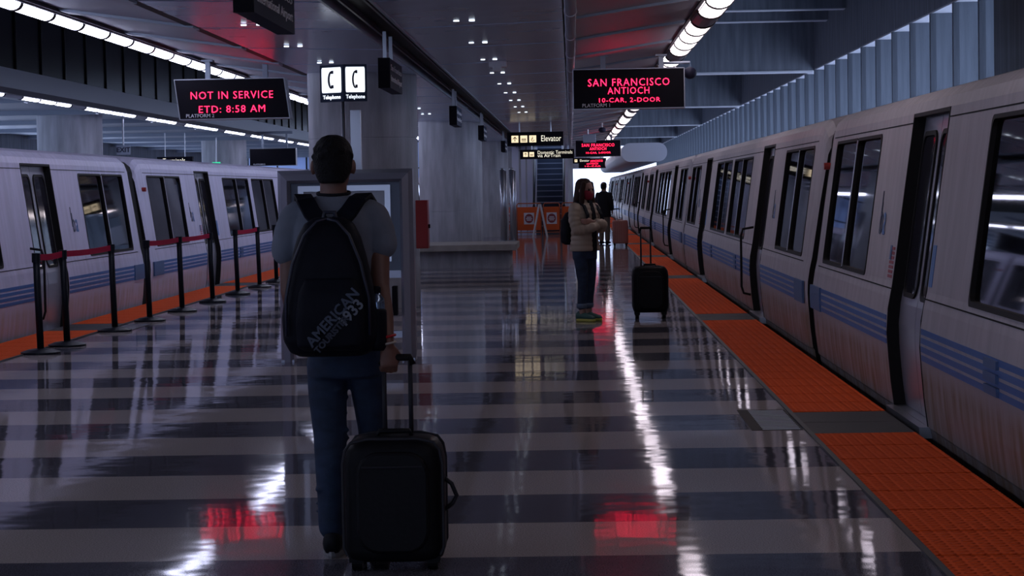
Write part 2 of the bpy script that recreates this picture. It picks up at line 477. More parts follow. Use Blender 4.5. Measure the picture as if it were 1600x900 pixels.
# pipe under the right panel joint
pipe = thing('ceiling_pipe', 'long grey painted pipe running under the platform ceiling', 'pipe', (0.02, 0, 3.0))
MB().tube([(0.02, YN, 3.0), (0.02, YF, 3.0)], .05, 14).build('tube', 'pipe_paint', pipe, smooth=True)
for i in range(40):
    y = YN + 1.2 + i * BAY
    MB().tube([(0.02, y, 3.0), (0.02, y + .05, 3.0)], .058, 14).build('coupling', 'pipe_paint', pipe)
# line lights at both canopy edges
def line_light(label, x, z, y0, y1, off, hw=.125, hh=.085, lens='lamp_lens'):
    r = thing('line_light', label, 'light', (x, y0, z))
    MB().prism_y([(x - .16, z + .02), (x + .16, z + .02), (x + .13, z + .12), (x - .13, z + .12)], y0, y1).build('housing', 'lamp_housing', r)
    n = 9; L = 1.2
    prof = [(x + hw*math.cos(PI + PI*k/n), z + .02 + hh*math.sin(PI + PI*k/n)) for k in range(n + 1)]
    me = {}
    for k, mname in enumerate((lens, 'lamp_off', 'lamp_lens_dim')):
        mb = MB(); mb.prism_y([(px - x, pz - z) for px, pz in prof], 0, L - .08); me[k] = mb.mesh('lens'); me[k].materials.append(MATS[mname])
    dv = MB(); dv.prism_y([((px - x)*1.06, (pz - z - .02)*1.12 + .02) for px, pz in prof], L - .085, L + .005); dv = dv.mesh('divider'); dv.materials.append(MATS['black_rubber'])
    i = 0; y = y0
    while y < y1:
        o = bpy.data.objects.new('divider', dv); col.objects.link(o); o.parent = r; o.location = (0, y - y0, 0)
        o = bpy.data.objects.new('lens', me[int(off(i))]); col.objects.link(o); o.parent = r; o.location = (0, y - y0, 0)
        y += L; i += 1
line_light('white line light along the left canopy edge', CX - 3.13, 3.19, 2.0, 110, lambda i: 0, .08, .065)
line_light('line light with unlit segments along the right canopy edge', CX + 3.13, 3.20, 2.0, 110, lambda i: (1, 2, 0, 0, 2, 1, 0, 2)[i % 8], lens='lamp_lens_mid')
# twin downlights
ORDN = 'first second third fourth fifth sixth seventh eighth ninth tenth eleventh twelfth thirteenth fourteenth fifteenth'.split()
k = 0
for X, side in ((-.93, 'right'), (-2.84, 'left')):
    for i in range(10):
        y = 16.2 + i * BAY + .15
        d = thing('downlight', '%s twin downlight from the viewer in the %s row of ceiling panels' % (ORDN[i], side), 'downlight', (X, y, 3.02), 'twin ceiling downlights')
        for s in (-1, 1):
            MB().tube([(X + s*.07, y, 3.008), (X + s*.07, y, 3.02)], .026, 12).build('lamp', 'downlight', d)
cm = thing('ceiling_camera', 'small white ceiling device hanging by a downlight', 'camera', (-.84, 25.6, 3.0))
MB().box(-.95, -.74, 25.5, 25.7, 2.955, 3.02).build('mount', 'print_white', cm)
MB().box(-.90, -.80, 25.45, 25.6, 2.90, 2.955).build('housing', 'print_white', cm, bevel=.01)

# ------------------------------------------------------------------ concrete structure on the right
roof = struct(empty('ceiling_roof', (0, 0, 5.35)), 'concrete roof deck with an opening added to daylight the escalator')
for x0, x1, y0, y1 in ((-17, 6.6, YN, 76.0), (-17, -3.0, 76.0, 88.0), (0.6, 6.6, 76.0, 88.0), (-17, 6.6, 88.0, YF)):  # gap left in the deck to let daylight onto the escalator panels
    MB().box(x0, x1, y0, y1, 5.35, 5.6).build('deck_slab', 'board_concrete', roof)
FX = 5.45
wall = struct(empty('wall_right', (FX, 0, 0)), 'concrete wall of upright fins behind the right train')
MB().box(FX, FX + 1.1, YN, YF, 4.05, 5.35).build('fascia_beam', 'board_concrete', wall)
MB().box(FX + .02, FX + 1.1, YN, YF, 4.03, 4.05).build('soffit', 'soffit_daylit', wall)  # paler plate paints daylight onto the beam underside
finm = MB().loft([[(0, -.05, z), (0, .05, z), (.08, .08, z), (.40, .08, z), (.40, -.08, z), (.08, -.08, z)] for z in (-1.0, 4.03)]).mesh('fin'); finm.materials.append(MATS['fin_concrete'])
FS = 1.925; y = 18.425/ .001576 * .001 * 0 + 3350*FX/634.5 - 12*FS
MB().box(FX, FX + .5, YN, 27.6, -1.0, 4.03).build('pier_wall', 'fin_concrete', wall)
MB().box(FX - .03, FX, 25.4, 27.6, -1.0, 4.03).build('pilaster', 'fin_concrete', wall)
while y < 28.0: y += FS
while y < YF:
    o = bpy.data.objects.new('fin', finm); col.objects.link(o); o.parent = wall; o.location = (0, y, 0); y += FS
MB().box(FX + .1, FX + .8, YN, YF, -1.0, 1.1).build('parapet', 'board_concrete', wall)
for i, gy in enumerate([28.0 - 20.3 + k*20.3 for k in range(7)]):
    g = struct(MB().box(1.62, FX, gy - .3, gy + .3, 4.02, 5.35).build('ceiling_girder', 'board_concrete'), 'deep concrete roof girder')
    MB().box(1.62, FX - .02, gy - .32, gy + .32, 3.99, 4.02).build('daylit_underside', 'soffit_daylit', g)  # plate added so the girder bottom looks daylit
    for j in range(1, 7):
        yy = gy + j * BAY
        struct(MB().prism_y([(1.62, 5.35), (1.62, 4.93), (FX, 4.93), (FX, 5.35)], yy - .13, yy + .13).build('ceiling_joist', 'board_concrete'), 'concrete roof joist')
        MB().box(1.62, FX - .02, yy - .14, yy + .14, 4.91, 4.93).build('joist_soffit', 'soffit_daylit', g)  # same painted daylight on the joist bottom
struct(MB().box(1.5, 1.62, YN, YF, 3.5, 5.35).build('wall_canopy_upstand', 'board_concrete'), 'upstand above the right line light')
wb = struct(empty('wall_unseen_back', (0, YN, 0)), 'unseen end wall behind the viewer, opening shaped for daylight fill')  # wall and opening added out of view to set the fill from behind
MB().box(-16, 6.5, YN - .3, YN, 2.5, 5.35).build('lintel', 'board_concrete', wb)
MB().box(-16, -5.9, YN - .3, YN, -1, 2.5).build('pier', 'board_concrete', wb)
MB().box(2.03, 6.5, YN - .3, YN, -1, 2.5).build('pier', 'board_concrete', wb)

# ------------------------------------------------------------------ columns and bench
def column(y, label, x=-2.70, r=.71, ztop=3.05):
    c = struct(empty('column', (x, y, 0)), label)
    rings = []
    for z, rr in ((0, r), (1.02, r), (1.021, r - .012), (1.035, r - .012), (1.036, r), (2.18, r), (2.181, r - .012), (2.195, r - .012), (2.196, r), (ztop, r)):
        rings.append(ring((x, y, z), rr, rr, 96))
    MB().loft(rings).build('shaft', 'concrete', c)
    return c
column(28.0, 'round concrete column behind the telephone sign')
column(48.3, 'round concrete column rising behind the concrete bench')
column(68.6, 'round concrete column beside the orange barriers')
column(88.9, 'far round concrete column past the escalator')
bn = thing('bench', 'long low concrete bench slab in front of round column', 'bench', (-2.1, 42.2, 0))
box('seat_slab', 'bench_concrete', bn, -3.3, -1.06, 40.9, 43.5, .33, .455, bevel=.012)
box('base', 'concrete', bn, -3.2, -1.2, 41.15, 43.4, 0, .33)
for x, lb in ((-1.38, 'left of the two steel posts standing on the bench'), (-1.19, 'right of the two steel posts standing on the bench')):
    p = thing('steel_post', lb, 'post', (x, 43.2, .455))
    MB().tube([(x, 43.2, .455), (x, 43.2, 1.9)], .05, 14).build('tube', 'steel', p, smooth=True)
    MB().tube([(x + .06, 43.3, .455), (x + .06, 43.3, 1.87)], .022, 12).build('rail', 'steel', p, smooth=True)
    MB().tube([(x, 43.2, .455), (x, 43.2, .475)], .075, 14).build('base_plate', 'steel', p)
    MB().ell((x, 43.2, 1.9), .05, .05, .03).build('cap', 'steel', p, smooth=True)

# ------------------------------------------------------------------ the trains
PROF = [(.25, -.9), (.10, -.25), (.06, 0.0), (.045, .02), (.022, .2), (.005, .42), (0, .52), (.004, .62), (.022, .74), (.045, .84),
        (.115, 1.35), (.185, 1.84), (.20, 1.95), (.225, 2.02), (.30, 2.085), (.45, 2.125), (.75, 2.152), (1.1, 2.168), (1.6, 2.178)]
def uz(z):
    for (u0, z0), (u1, z1) in zip(PROF, PROF[1:]):
        if z0 <= z <= z1: return u0 + (u1 - u0) * (z - z0) / (z1 - z0)
    return PROF[0][0]
HL = PITCH / 2 - .25
WIN = [(7.3, 8.585), (8.615, 9.9), (.22, 1.695), (1.725, 3.2)]
WIN += [(-b, -a) for a, b in WIN]
DOORS = [(4.565, 5.935), (-5.935, -4.565)]
def rrect(y0, y1, z0, z1, r, k=5):
    pts = []
    for cy, cz, a0 in ((y1 - r, z1 - r, 0), (y0 + r, z1 - r, PI/2), (y0 + r, z0 + r, PI), (y1 - r, z0 + r, 1.5*PI)):
        for i in range(k + 1):
            a = a0 + PI/2*i/k; pts.append((cy + r*math.cos(a), cz + r*math.sin(a)))
    return pts
def ring_yz(mb, outer, inner, off, th, mi=0):
    n = len(outer)
    o = [(uz(z) + off, y, z) for y, z in outer]; i = [(uz(z) + off, y, z) for y, z in inner]
    o2 = [(x + th, y, z) for x, y, z in o]; i2 = [(x + th, y, z) for x, y, z in i]
    b = len(mb.v); mb.v += o + i + o2 + i2
    for k in range(n):
        j = (k + 1) % n
        for a, c in ((0, n), (n, 3*n), (3*n, 2*n), (2*n, 0)):
            mb.f.append([b + a + k, b + a + j, b + c + j, b + c + k]); mb.m.append(mi)
def strip(mb, y0, y1, z0, z1, off, th, nz=3, mi=0):
    zs = [z0 + (z1 - z0)*i/nz for i in range(nz + 1)]
    poly = [(uz(z) + off, z) for z in zs] + [(uz(z) + off + th, z) for z in reversed(zs)]
    mb.prism_y(poly, y0, y1, mi)
def make_car():
    root = empty('train_car', (0, 0, 0))
    ysb = sorted({-HL, HL} | {v for w in WIN for v in w} | {v for d in DOORS for v in d})
    ends = [.04, .10, .20, .34]
    ys = sorted(set(ysb) | {s * (HL - e) for e in ends for s in (-1, 1)})
    near = PROF; full = [(u, z) for u, z in PROF] + [(3.2 - u, z) for u, z in reversed(PROF[:-1])]
    mb = MB(); n = len(full)
    for y in ys:
        e = HL - abs(y); k = max(0.0, 1 - e / .34); dz = .22 * (1 - math.sqrt(max(0, 1 - k*k))); du = .03 * (1 - math.sqrt(max(0, 1 - k*k)))
        for u, z in full:
            uu = u + (du if u < 1.6 else -du); mb.v.append((uu, y, z - dz * max(0, min(1, (z - 1.0) / 1.1))))
    for i in range(len(ys) - 1):
        ym = (ys[i] + ys[i+1]) / 2
        for j in range(n - 1):
            zm = (full[j][1] + full[j+1][1]) / 2
            if .84 < zm < 1.84 and any(a < ym < b for a, b in WIN): continue
            if .02 < zm < 1.95 and j < len(PROF) and any(a < ym < b for a, b in DOORS): continue
            mb.f.append([i*n + j, i*n + j + 1, (i+1)*n + j + 1, (i+1)*n + j]); mb.m.append(0)
    for b in (0, (len(ys) - 1) * n): mb.f.append([b + j for j in range(n)]); mb.m.append(1)
    body = mb.build('body', [PAINT, 'undercar'], root)
    MB().box(.12, 3.08, -HL + .1, HL - .1, -.04, 0).build('cabin_floor', 'cabin', root)
    MB().box(.3, 2.9, -HL + .05, HL - .05, -.98, -.5).build('undercarriage', 'undercar', root)
    for s in (-1, 1):
        gp = [(u + .07, z - .05) for u, z in PROF[1:]]; gp += [(3.2 - u, z) for u, z in reversed(gp[:-1])]
        MB().prism_y(gp, s*(HL - .02), s*(HL + .25)).build('gangway', 'undercar', root)
    # windows
    for a, b in WIN:
        mb = MB(); ring_yz(mb, rrect(a - .014, b + .014, .826, 1.854, .05), rrect(a + .010, b - .010, .855, 1.83, .06), -.006, .03)
        fr = mb.build('window_frame', 'black_rubber', root)
        mb = MB(); strip(mb, a, b, .845, 1.835, .022, .006, 2); mb.build('window_pane', GLASS, fr)
    for k in range(0, len(WIN), 2):
        m_ = (WIN[k][1] + WIN[k+1][0]) / 2
        mb = MB(); strip(mb, m_ - .012, m_ + .012, .845, 1.835, -.010, .014, 2); mb.build('window_mullion', 'door_metal', root)
    # doors: two leaves each, standing back; recess shade put into the black frame
    for a, b in DOORS:
        mb = MB()
        for y0, y1 in ((a, a + .02), (b - .02, b)): strip(mb, y0, y1, .02, 1.95, -.004, .11, 12)
        mb.prism_y([(uz(1.94) - .004, 1.925), (uz(1.94) + .11, 1.925), (uz(1.94) + .11, 1.95), (uz(1.95) - .004, 1.95)], a, b)
        mb.build('door_frame', 'black_rubber', root)
        mb = MB(); mb.box(-.01, .13, a, b, -.05, .018); mb.build('door_sill', 'steel', root)
        mid = (a + b) / 2
        for y0, y1 in ((a + .02, mid - .006), (mid + .006, b - .02)):
            mb = MB(); strip(mb, y0, y1, .02, 1.93, .075, .03, 14); d = mb.build('door', 'door_metal', root)
            w0, w1 = (y0 + .10, y1 - .10)
            mb = MB(); ring_yz(mb, rrect(w0 - .03, w1 + .03, .75, 1.83, .10), rrect(w0, w1, .78, 1.80, .08), .062, .02); mb.build('window_seal', 'black_rubber', d)
            mb = MB(); pts = rrect(w0, w1, .78, 1.80, .08)
            mb.v += [(uz(z) + .070, y, z) for y, z in pts]; mb.f.append(list(range(len(pts)))); mb.m.append(0)
            mb.build('door_window', 'door_glass', d)
    # ribbed blue stripes
    for a, b in ((5.97, 9.72), (-4.53, 4.53), (-9.72, -5.97)):
        for i in range(4):
            mb = MB(); strip(mb, a, b, .425 + i*.053, .425 + i*.053 + .034, -.004, .012, 2); mb.build('stripe', 'stripe_blue', root)
    for c in (2.35, -2.35):
        for i in range(3):
            mb = MB(); strip(mb, c - .16, c + .16, .43 + i*.067, .43 + i*.067 + .045, -.018, .03, 2); mb.build('bumper_block', 'plate_blue', root)
    for s in (-1, 1):
        mb = MB(); strip(mb, min(s*9.72, s*10.42), max(s*9.72, s*10.42), .42, .622, -.016, .02, 3); mb.build('number_plate', 'plate_blue', root)
    for z in (.79, 1.885):
        for a, b in ((5.95, HL - .36), (-4.55, 4.55), (-HL + .36, -5.95)):
            mb = MB(); strip(mb, a, b, z, z + .008, -.003, .01, 1); mb.build('panel_seam', 'undercar', root)
    # grab rail, marker lamp, decals
    yy = -4.42
    MB().tube([(uz(1.0), yy, 1.0), (-.06, yy, .98), (-.085, yy, .9), (-.085, yy, .3), (-.06, yy, .22), (uz(.2), yy, .2)], .014, 8).build('grab_rail', 'black_rubber', root, smooth=True)
    MB().tube([(uz(1.65) - .05, HL - .2, 1.65), (uz(1.65) + .02, HL - .2, 1.65)], .03, 12).build('marker_lamp', 'signal_red', root)
    fl = MB()
    for i in range(7): strip(fl, 6.02, 6.20, .86 + i*.031, .86 + i*.031 + .02, -.003, .004, 1)
    fl.build('flag_decal', 'flag_red', root)
    mb = MB(); strip(mb, 6.13, 6.20, .98, 1.075, -.006, .004, 1); mb.build('flag_canton', 'plate_blue', root)
    mb = MB(); strip(mb, 4.42, 4.53, .87, 1.12, -.004, .006, 2); mb.build('access_decal', 'logo_blue', root)
    return root
def side_text(root, s, size, y, z, m, name, bold=0.0, sx=1.0):
    # readable from the platform side (local -x): text x axis runs along local -y, leaning with the side
    lean = math.atan2(uz(z + .05) - uz(z - .05), .1)
    t = text(name, s, size, (0, 0, 0), m, root, bold=bold, ext=.001)
    t.rotation_euler = (PI/2 - lean * 0, 0, -PI/2)
    t.location = (uz(z) - .006, y, z)
    t.rotation_euler = (Matrix.Rotation(-PI/2, 3, 'Z') @ Matrix.Rotation(PI/2 - lean, 3, 'X')).to_euler()
    t.scale = (sx, 1, 1)
    return t
def decorate(root):
    for s, n in ((1, '1700'), (-1, '1710')):
        side_text(root, n, .17, s*10.07, .52, 'print_grey', 'car_number', sx=.9)
    for y in (6.72, -6.72):
        side_text(root, 'b', .34, y + .06, 1.24, 'logo_dark', 'logo_letter', sx=.85)
        side_text(root, 'a', .34, y - .09, 1.24, 'logo_blue', 'logo_letter', sx=.85)
        mb = MB(); strip(mb, y + .115, y + .135, 1.2, 1.44, -.005, .004, 2); mb.build('logo_bar', 'logo_dark', root)
car0 = make_car(); decorate(car0)
seatm = MB()
seatm.loft([ring((0, 0, z), rx, .06, 16, 3) for z, rx in ((.38, .24), (.6, .25), (.95, .24), (1.08, .20), (1.12, .12))])
seatm.loft([ring((0, -.22, z), .24, .22, 16, 3) for z in (.36, .46)])
seatm = seatm.mesh('seat'); seatm.materials.append(MATS['seat_fabric'])
def add_seats(car, ys):
    for y in ys:
        for x in (.46, 1.0):
            o = bpy.data.objects.new('seat', seatm); col.objects.link(o); o.parent = car; o.location = (x, y, 0)
ORD = ['nearest', 'second', 'third', 'fourth', 'fifth', 'sixth', 'seventh']
for k in range(6):
    c = car0 if k == 0 else copy_tree(car0)
    c.location = (2.09, RG - PITCH/2 + k*PITCH, 0)
    tag(c, '%s car of the grey train on the right, counted from the viewer' % ORD[k], 'train car', 'cars of the right train')
    RC = (RC if k else []) + [c]
for k in range(4):
    c = copy_tree(car0)
    for ch in c.children:
        if ch.name.startswith('body'):
            if k == 0: LBODY = ch.data.copy(); LBODY.materials[0] = PAINT_L
            ch.data = LBODY
    c.location = (-5.927, LG - PITCH/2 + k*PITCH, -.06); c.rotation_euler = (0, 0, PI)
    tag(c, '%s car of the pale train on the left, counted from the viewer' % ORD[k], 'train car', 'cars of the left train')
    if k < 2: add_seats(c, [-9.0, -8.1, -2.7, -1.8, -.9, .7, 1.6, 2.5, 8.0, 8.9])

for c in RC[:2]: add_seats(c, [-9.0, -8.1, -2.7, -1.8, -.9, .7, 1.6, 2.5, 8.0, 8.9])

# ------------------------------------------------------------------ belt stanchions
SX = [(-5.12, 20.43), (-5.10, 21.43), (-5.09, 23.65), (-5.06, 25.47), (-5.03, 27.45), (-5.03, 29.8), (-5.02, 32.0), (-5.01, 34.2), (-5.0, 36.1)]
SL = ['belt post nearest the viewer, starting the first red belt', 'second belt post from the left, passed by the first red belt', 'third belt post from the left, ending the first red belt',
      'fourth belt post from the left, starting the second red belt', 'fifth belt post from the left, midway along the second red belt', 'sixth belt post from the left, ending the second red belt',
      'seventh belt post from the left, starting the third red belt', 'eighth belt post from the left, ending the third red belt', 'last belt post, half hidden by the steel kiosk']
for i, (x, y) in enumerate(SX):
    r = thing('belt_stanchion', 'black ' + SL[i], 'stanchion', (x, y, 0), 'black belt stanchions by the left train')
    mb = MB(); mb.loft([ring((x, y, z), rr, rr, 24) for z, rr in ((0, .19), (.02, .19), (.045, .12), (.055, .04))]); mb.build('base', 'stanchion_black', r, smooth=False)
    MB().tube([(x, y, .04), (x - .02, y, .93)], .034, 12).build('pole', 'stanchion_black', r, smooth=True)
    MB().tube([(x - .02, y, .88), (x - .02, y, .97)], .042, 12).build('belt_head', 'stanchion_black', r, smooth=False)
    if i in (0, 1, 3, 4, 6):
        x2, y2 = SX[i+1]; mb = MB(); n = 6
        rr = []
        for q in range(n + 1):
            t = q / n; sag = -.012 * math.sin(PI*t); p = (x - .02 + (x2 - x)*t, y + .03 + (y2 - y - .06)*t, .93 + sag)
            rr.append([(p[0] - .003, p[1], p[2] - .03), (p[0] + .003, p[1], p[2] - .03), (p[0] + .003, p[1], p[2] + .03), (p[0] - .003, p[1], p[2] + .03)])
        mb.loft(rr).build('belt', 'belt_red', r)

# ------------------------------------------------------------------ kiosk, phone sign, red cabinet
K = thing('display_kiosk', 'brushed steel display kiosk frame standing in front of the man', 'kiosk', (-2.0, 19.0, 0))
kx0, kx1, kt = -2.60, -1.40, 1.70
def kpoly(x0, x1, z0, z1, d): return [(x0 + d, z0), (x0 + d, z1 - d), (x1 - d, z1 - d), (x1 - d, z0)]
mb = MB()
def kring(o, y): return [(kx0 + o, y, 0), (kx0 + o, y, kt - o), (kx1 - o, y, kt - o), (kx1 - o, y, 0)]
prof = [(0.0, 19.12), (0.0, 18.98), (.035, 18.92), (.09, 18.90), (.115, 18.94), (.115, 19.12)]
mb.loft([kring(o, y) for o, y in prof] + [kring(*prof[0])], cap=False, closed=False)
mb.build('frame', 'kiosk_steel', K)
for x in (kx0 + .005, kx1 - .12): box('leg_cap', 'kiosk_steel', K, x, x + .115, 18.92, 19.12, 0, .02)
box('panel', 'kiosk_panel', K, kx0 + .115, kx1 - .115, 19.0, 19.06, .80, kt - .115)
P = MB()
for a in ((-2.42, -1.60, .88, .93), (-2.42, -1.60, 1.51, 1.56), (-2.42, -2.37, .93, 1.51), (-1.65, -1.60, .93, 1.51)): P.box(a[0], a[1], 18.965, 19.0, a[2], a[3])
P.build('poster_frame', 'steel', K)
box('poster', 'poster', K, -2.37, -1.65, 18.985, 19.0, .93, 1.51)
box('crossbar', 'kiosk_steel', K, kx0 + .11, kx1 - .11, 18.94, 19.1, .735, .80)
box('foot_rail', 'kiosk_steel', K, kx0 + .11, kx1 - .11, 18.98, 19.08, .20, .26)
box('handset_box', 'sign_black', K, -1.60, -1.555, 18.93, 19.05, .40, .66, bevel=.005)
T = thing('telephone_sign', 'lit double telephone sign on a slim pole above the kiosk', 'sign', (-2.11, 20.0, 0))
MB().tube([(-2.118, 20.05, 0), (-2.118, 20.05, 2.4)], .017, 12).build('pole', 'steel', T, smooth=True)
def phone_face(xa, ya, xb, yb):
    # a flat box from (xa, ya) to (xb, yb) in plan
    d = Vector((xb - xa, yb - ya, 0)); w = d.length; d.normalize(); nrm = Vector((d.y, -d.x, 0))
    def P(s, z, o): p = Vector((xa, ya, 0)) + d*s*w + nrm*o; return (p.x, p.y, z)
    mb = MB(); mb.loft([[P(0, 2.345, 0), P(1, 2.345, 0), P(1, 2.69, 0), P(0, 2.69, 0)], [P(0, 2.345, -.03), P(1, 2.345, -.03), P(1, 2.69, -.03), P(0, 2.69, -.03)]])
    b = mb.build('sign_box', 'sign_blue', T)
    pts = rrect(.09, .91, 2.43, 2.665, .03, 4)
    mb = MB(); mb.loft([[P(s, z, .002) for s, z in pts], [P(s, z, .006) for s, z in pts]]); mb.build('lit_panel', 'lit_white', b)
    mb = MB()
    arc = [(.56 - .16*math.cos(a), 2.548 + .085*math.sin(a)) for a in [(-1.25 + 2.5*i/12) for i in range(13)]]
    rr = []
    for i, (s, z) in enumerate(arc):
        th = .038
        rr.append([P(s - th, z, .007), P(s + th, z, .007), P(s + th, z, .012), P(s - th, z, .012)])
    mb.loft(rr)
    for z in (2.47, 2.605): mb.loft([[P(.50, z, .007), P(.60, z, .007), P(.60, z, .012), P(.50, z, .012)], [P(.50, z + .03, .007), P(.60, z + .03, .007), P(.60, z + .03, .012), P(.50, z + .03, .012)]])
    mb.build('handset_symbol', 'phone_dark', b)
    c = P(.5, 2.388, .003); t = text('lettering', 'Telephone', .05, c, 'lit_white', b, rot=(PI/2, 0, math.atan2(d.y, d.x)), bold=.0008, sx=.82 if w < .25 else .95)
phone_face(-2.335, 20.12, -2.10, 19.98); phone_face(-2.10, 19.98, -1.885, 20.02)
pp = thing('steel_upright', 'flat pale steel upright between telephone sign and concrete column', 'post', (-2.1, 21.0, 0))
box('channel', 'steel', pp, -2.148, -2.048, 21.0, 21.06, 0, 2.3); box('base_plate', 'steel', pp, -2.19, -2.0, 20.95, 21.11, 0, .02)
R = thing('red_cabinet', 'small red emergency cabinet on the side of the concrete column', 'cabinet', (-1.91, 27.6, .76))
box('body', 'red_cabinet', R, -1.995, -1.84, 27.45, 27.75, .76, 1.38, bevel=.008)
box('door_panel', 'red_cabinet', R, -1.985, -1.85, 27.435, 27.45, .78, 1.36)
box('latch', 'sign_black', R, -1.84, -1.815, 27.5, 27.54, 1.02, 1.07)

# ------------------------------------------------------------------ hanging signs
def led_sign(label, x0, x1, y, z0, z1, lines, plat, hang, skew=0.0, m='led_red', blank=False):
    s = thing('platform_sign', label, 'sign', ((x0 + x1)/2, y, z0))
    D = .30
    dx = skew
    def fr(yy, g=0): return [(x0 - dx*.5 - g, yy, z1 + g), (x1 - dx*.5 + g, yy, z1 + g), (x1 + dx*.5 + g, yy, z0 - g), (x0 + dx*.5 - g, yy, z0 - g)]
    mb = MB(); mb.loft([fr(y), fr(y + D)]); b = mb.build('housing', 'sign_black', s)
    mb = MB(); mb.loft([fr(y + .01, .012), fr(y + D - .01, .012)]); mb.build('casing', 'sign_edge', s)
    cx = (x0 + x1)/2
    for (t, cz, w, h) in lines:
        o = text('led_text', t, h * 1.25, (cx, y - .004, cz), m, s, bold=-h*.012, ext=.002, spacing=1.15)
        o.scale = (w / max(o.dimensions.x, .01), 1, 1)
    if plat:
        text('lettering', plat, .062, (x0 + .10, y - .004, z0 + .035), 'print_white', s, align='LEFT')
    for hx in (x0 + (x1 - x0)*.27, x0 + (x1 - x0)*.80):
        box('hanger', 'rib_metal', s, hx - .03, hx + .03, y + .1, y + .18, z1, hang)
        box('hanger_plate', 'rib_metal', s, hx - .07, hx + .07, y + .06, y + .22, hang - .02, hang)
    return s
led_sign('red LED sign reading NOT IN SERVICE hanging over the left platform edge', -4.85, -3.5, 26.5, 2.44, 2.92,
         [('NOT IN SERVICE', 2.722, 1.02, .105), ('ETD: 8:58 AM', 2.55, .82, .10)], 'PLATFORM 2', 3.17, skew=.06)
led_sign('largest red LED sign reading SAN FRANCISCO ANTIOCH over the right edge', .055, 1.41, 26.5, 2.475, 2.95,
         [('SAN FRANCISCO', 2.785, 1.0, .105), ('ANTIOCH', 2.683, .51, .095), ('10-CAR, 2-DOOR', 2.57, .75, .062)], 'PLATFORM 1', 3.13)
led_sign('second red LED sign reading SAN FRANCISCO ANTIOCH, past the first', .17, 1.54, 66, 2.46, 2.95,
         [('SAN FRANCISCO', 2.80, 1.0, .105), ('ANTIOCH', 2.69, .51, .095), ('10-CAR, 2-DOOR', 2.57, .75, .062)], None, 3.13)
led_sign('small third red LED sign far along the right platform edge', .40, 1.72, 104, 2.45, 2.92,
         [('SAN FRANCISCO', 2.79, 1.0, .11), ('ANTIOCH', 2.66, .55, .10), ('10-CAR', 2.54, .75, .07)], None, 3.13)
led_sign('blank dark sign over the far track at left', -9.58, -8.21, 64, 2.34, 2.84, [], 'PLATFORM 3', 3.3)
MB().box(-9.62, -8.3, 64.08, 64.2, 3.28, 3.36).build('bracket_arm', 'rib_metal', bpy.data.objects['platform_sign.004'])
# camera on an arm beside the big sign
c = thing('security_camera', 'dark camera hanging on an arm beside the big right sign', 'camera', (1.5, 26.6, 2.97))
MB().tube([(1.10, 26.75, 3.03), (1.50, 26.75, 3.03), (1.50, 26.75, 2.95)], .018, 8).build('arm', 'rib_metal', c)
MB().ell((1.50, 26.72, 2.90), .085, .085, .075).build('dome', 'phone_dark', c, smooth=True)

def airport_sign(y, L, label, z0=2.50, z1=2.785):
    s = thing('airport_sign', label, 'sign', (-1.78, y, z0), 'airport signs hung from the ceiling slot')
    box('panel', 'sign_blue', s, -1.835, -1.725, y + .002, y + L, z0, z1)
    box('end_cap', 'sign_black', s, -1.838, -1.722, y - .012, y + .002, z0 - .003, z1 + .003)
    for q, (t, h) in enumerate((('San Francisco', .062), ('International Airport', .062))):
        o = text('lettering', t, h*1.35, (-1.722, y + L*.5, z1 - .085 - q*.105), 'print_white', s, rot=(PI/2, 0, PI/2))
        o.scale = (L*.86 / max(o.dimensions.x, o.dimensions.y), 1, 1)
    for yy in (y + .12, y + L*.55):
        box('hanger', 'steel', s, -1.80, -1.765, yy, yy + .035, z1, 3.05)
airport_sign(11.8, 1.75, 'dark airport name sign cut by the top picture edge')
airport_sign(20.7, 1.5, 'dark airport name sign hanging right of the telephone sign')
airport_sign(32.8, 1.5, 'dark airport name sign hanging before the second column')
airport_sign(43.0, 1.5, 'dark airport name sign just right of the second column')
airport_sign(57.0, 1.5, 'small far airport name sign by the elevator sign')

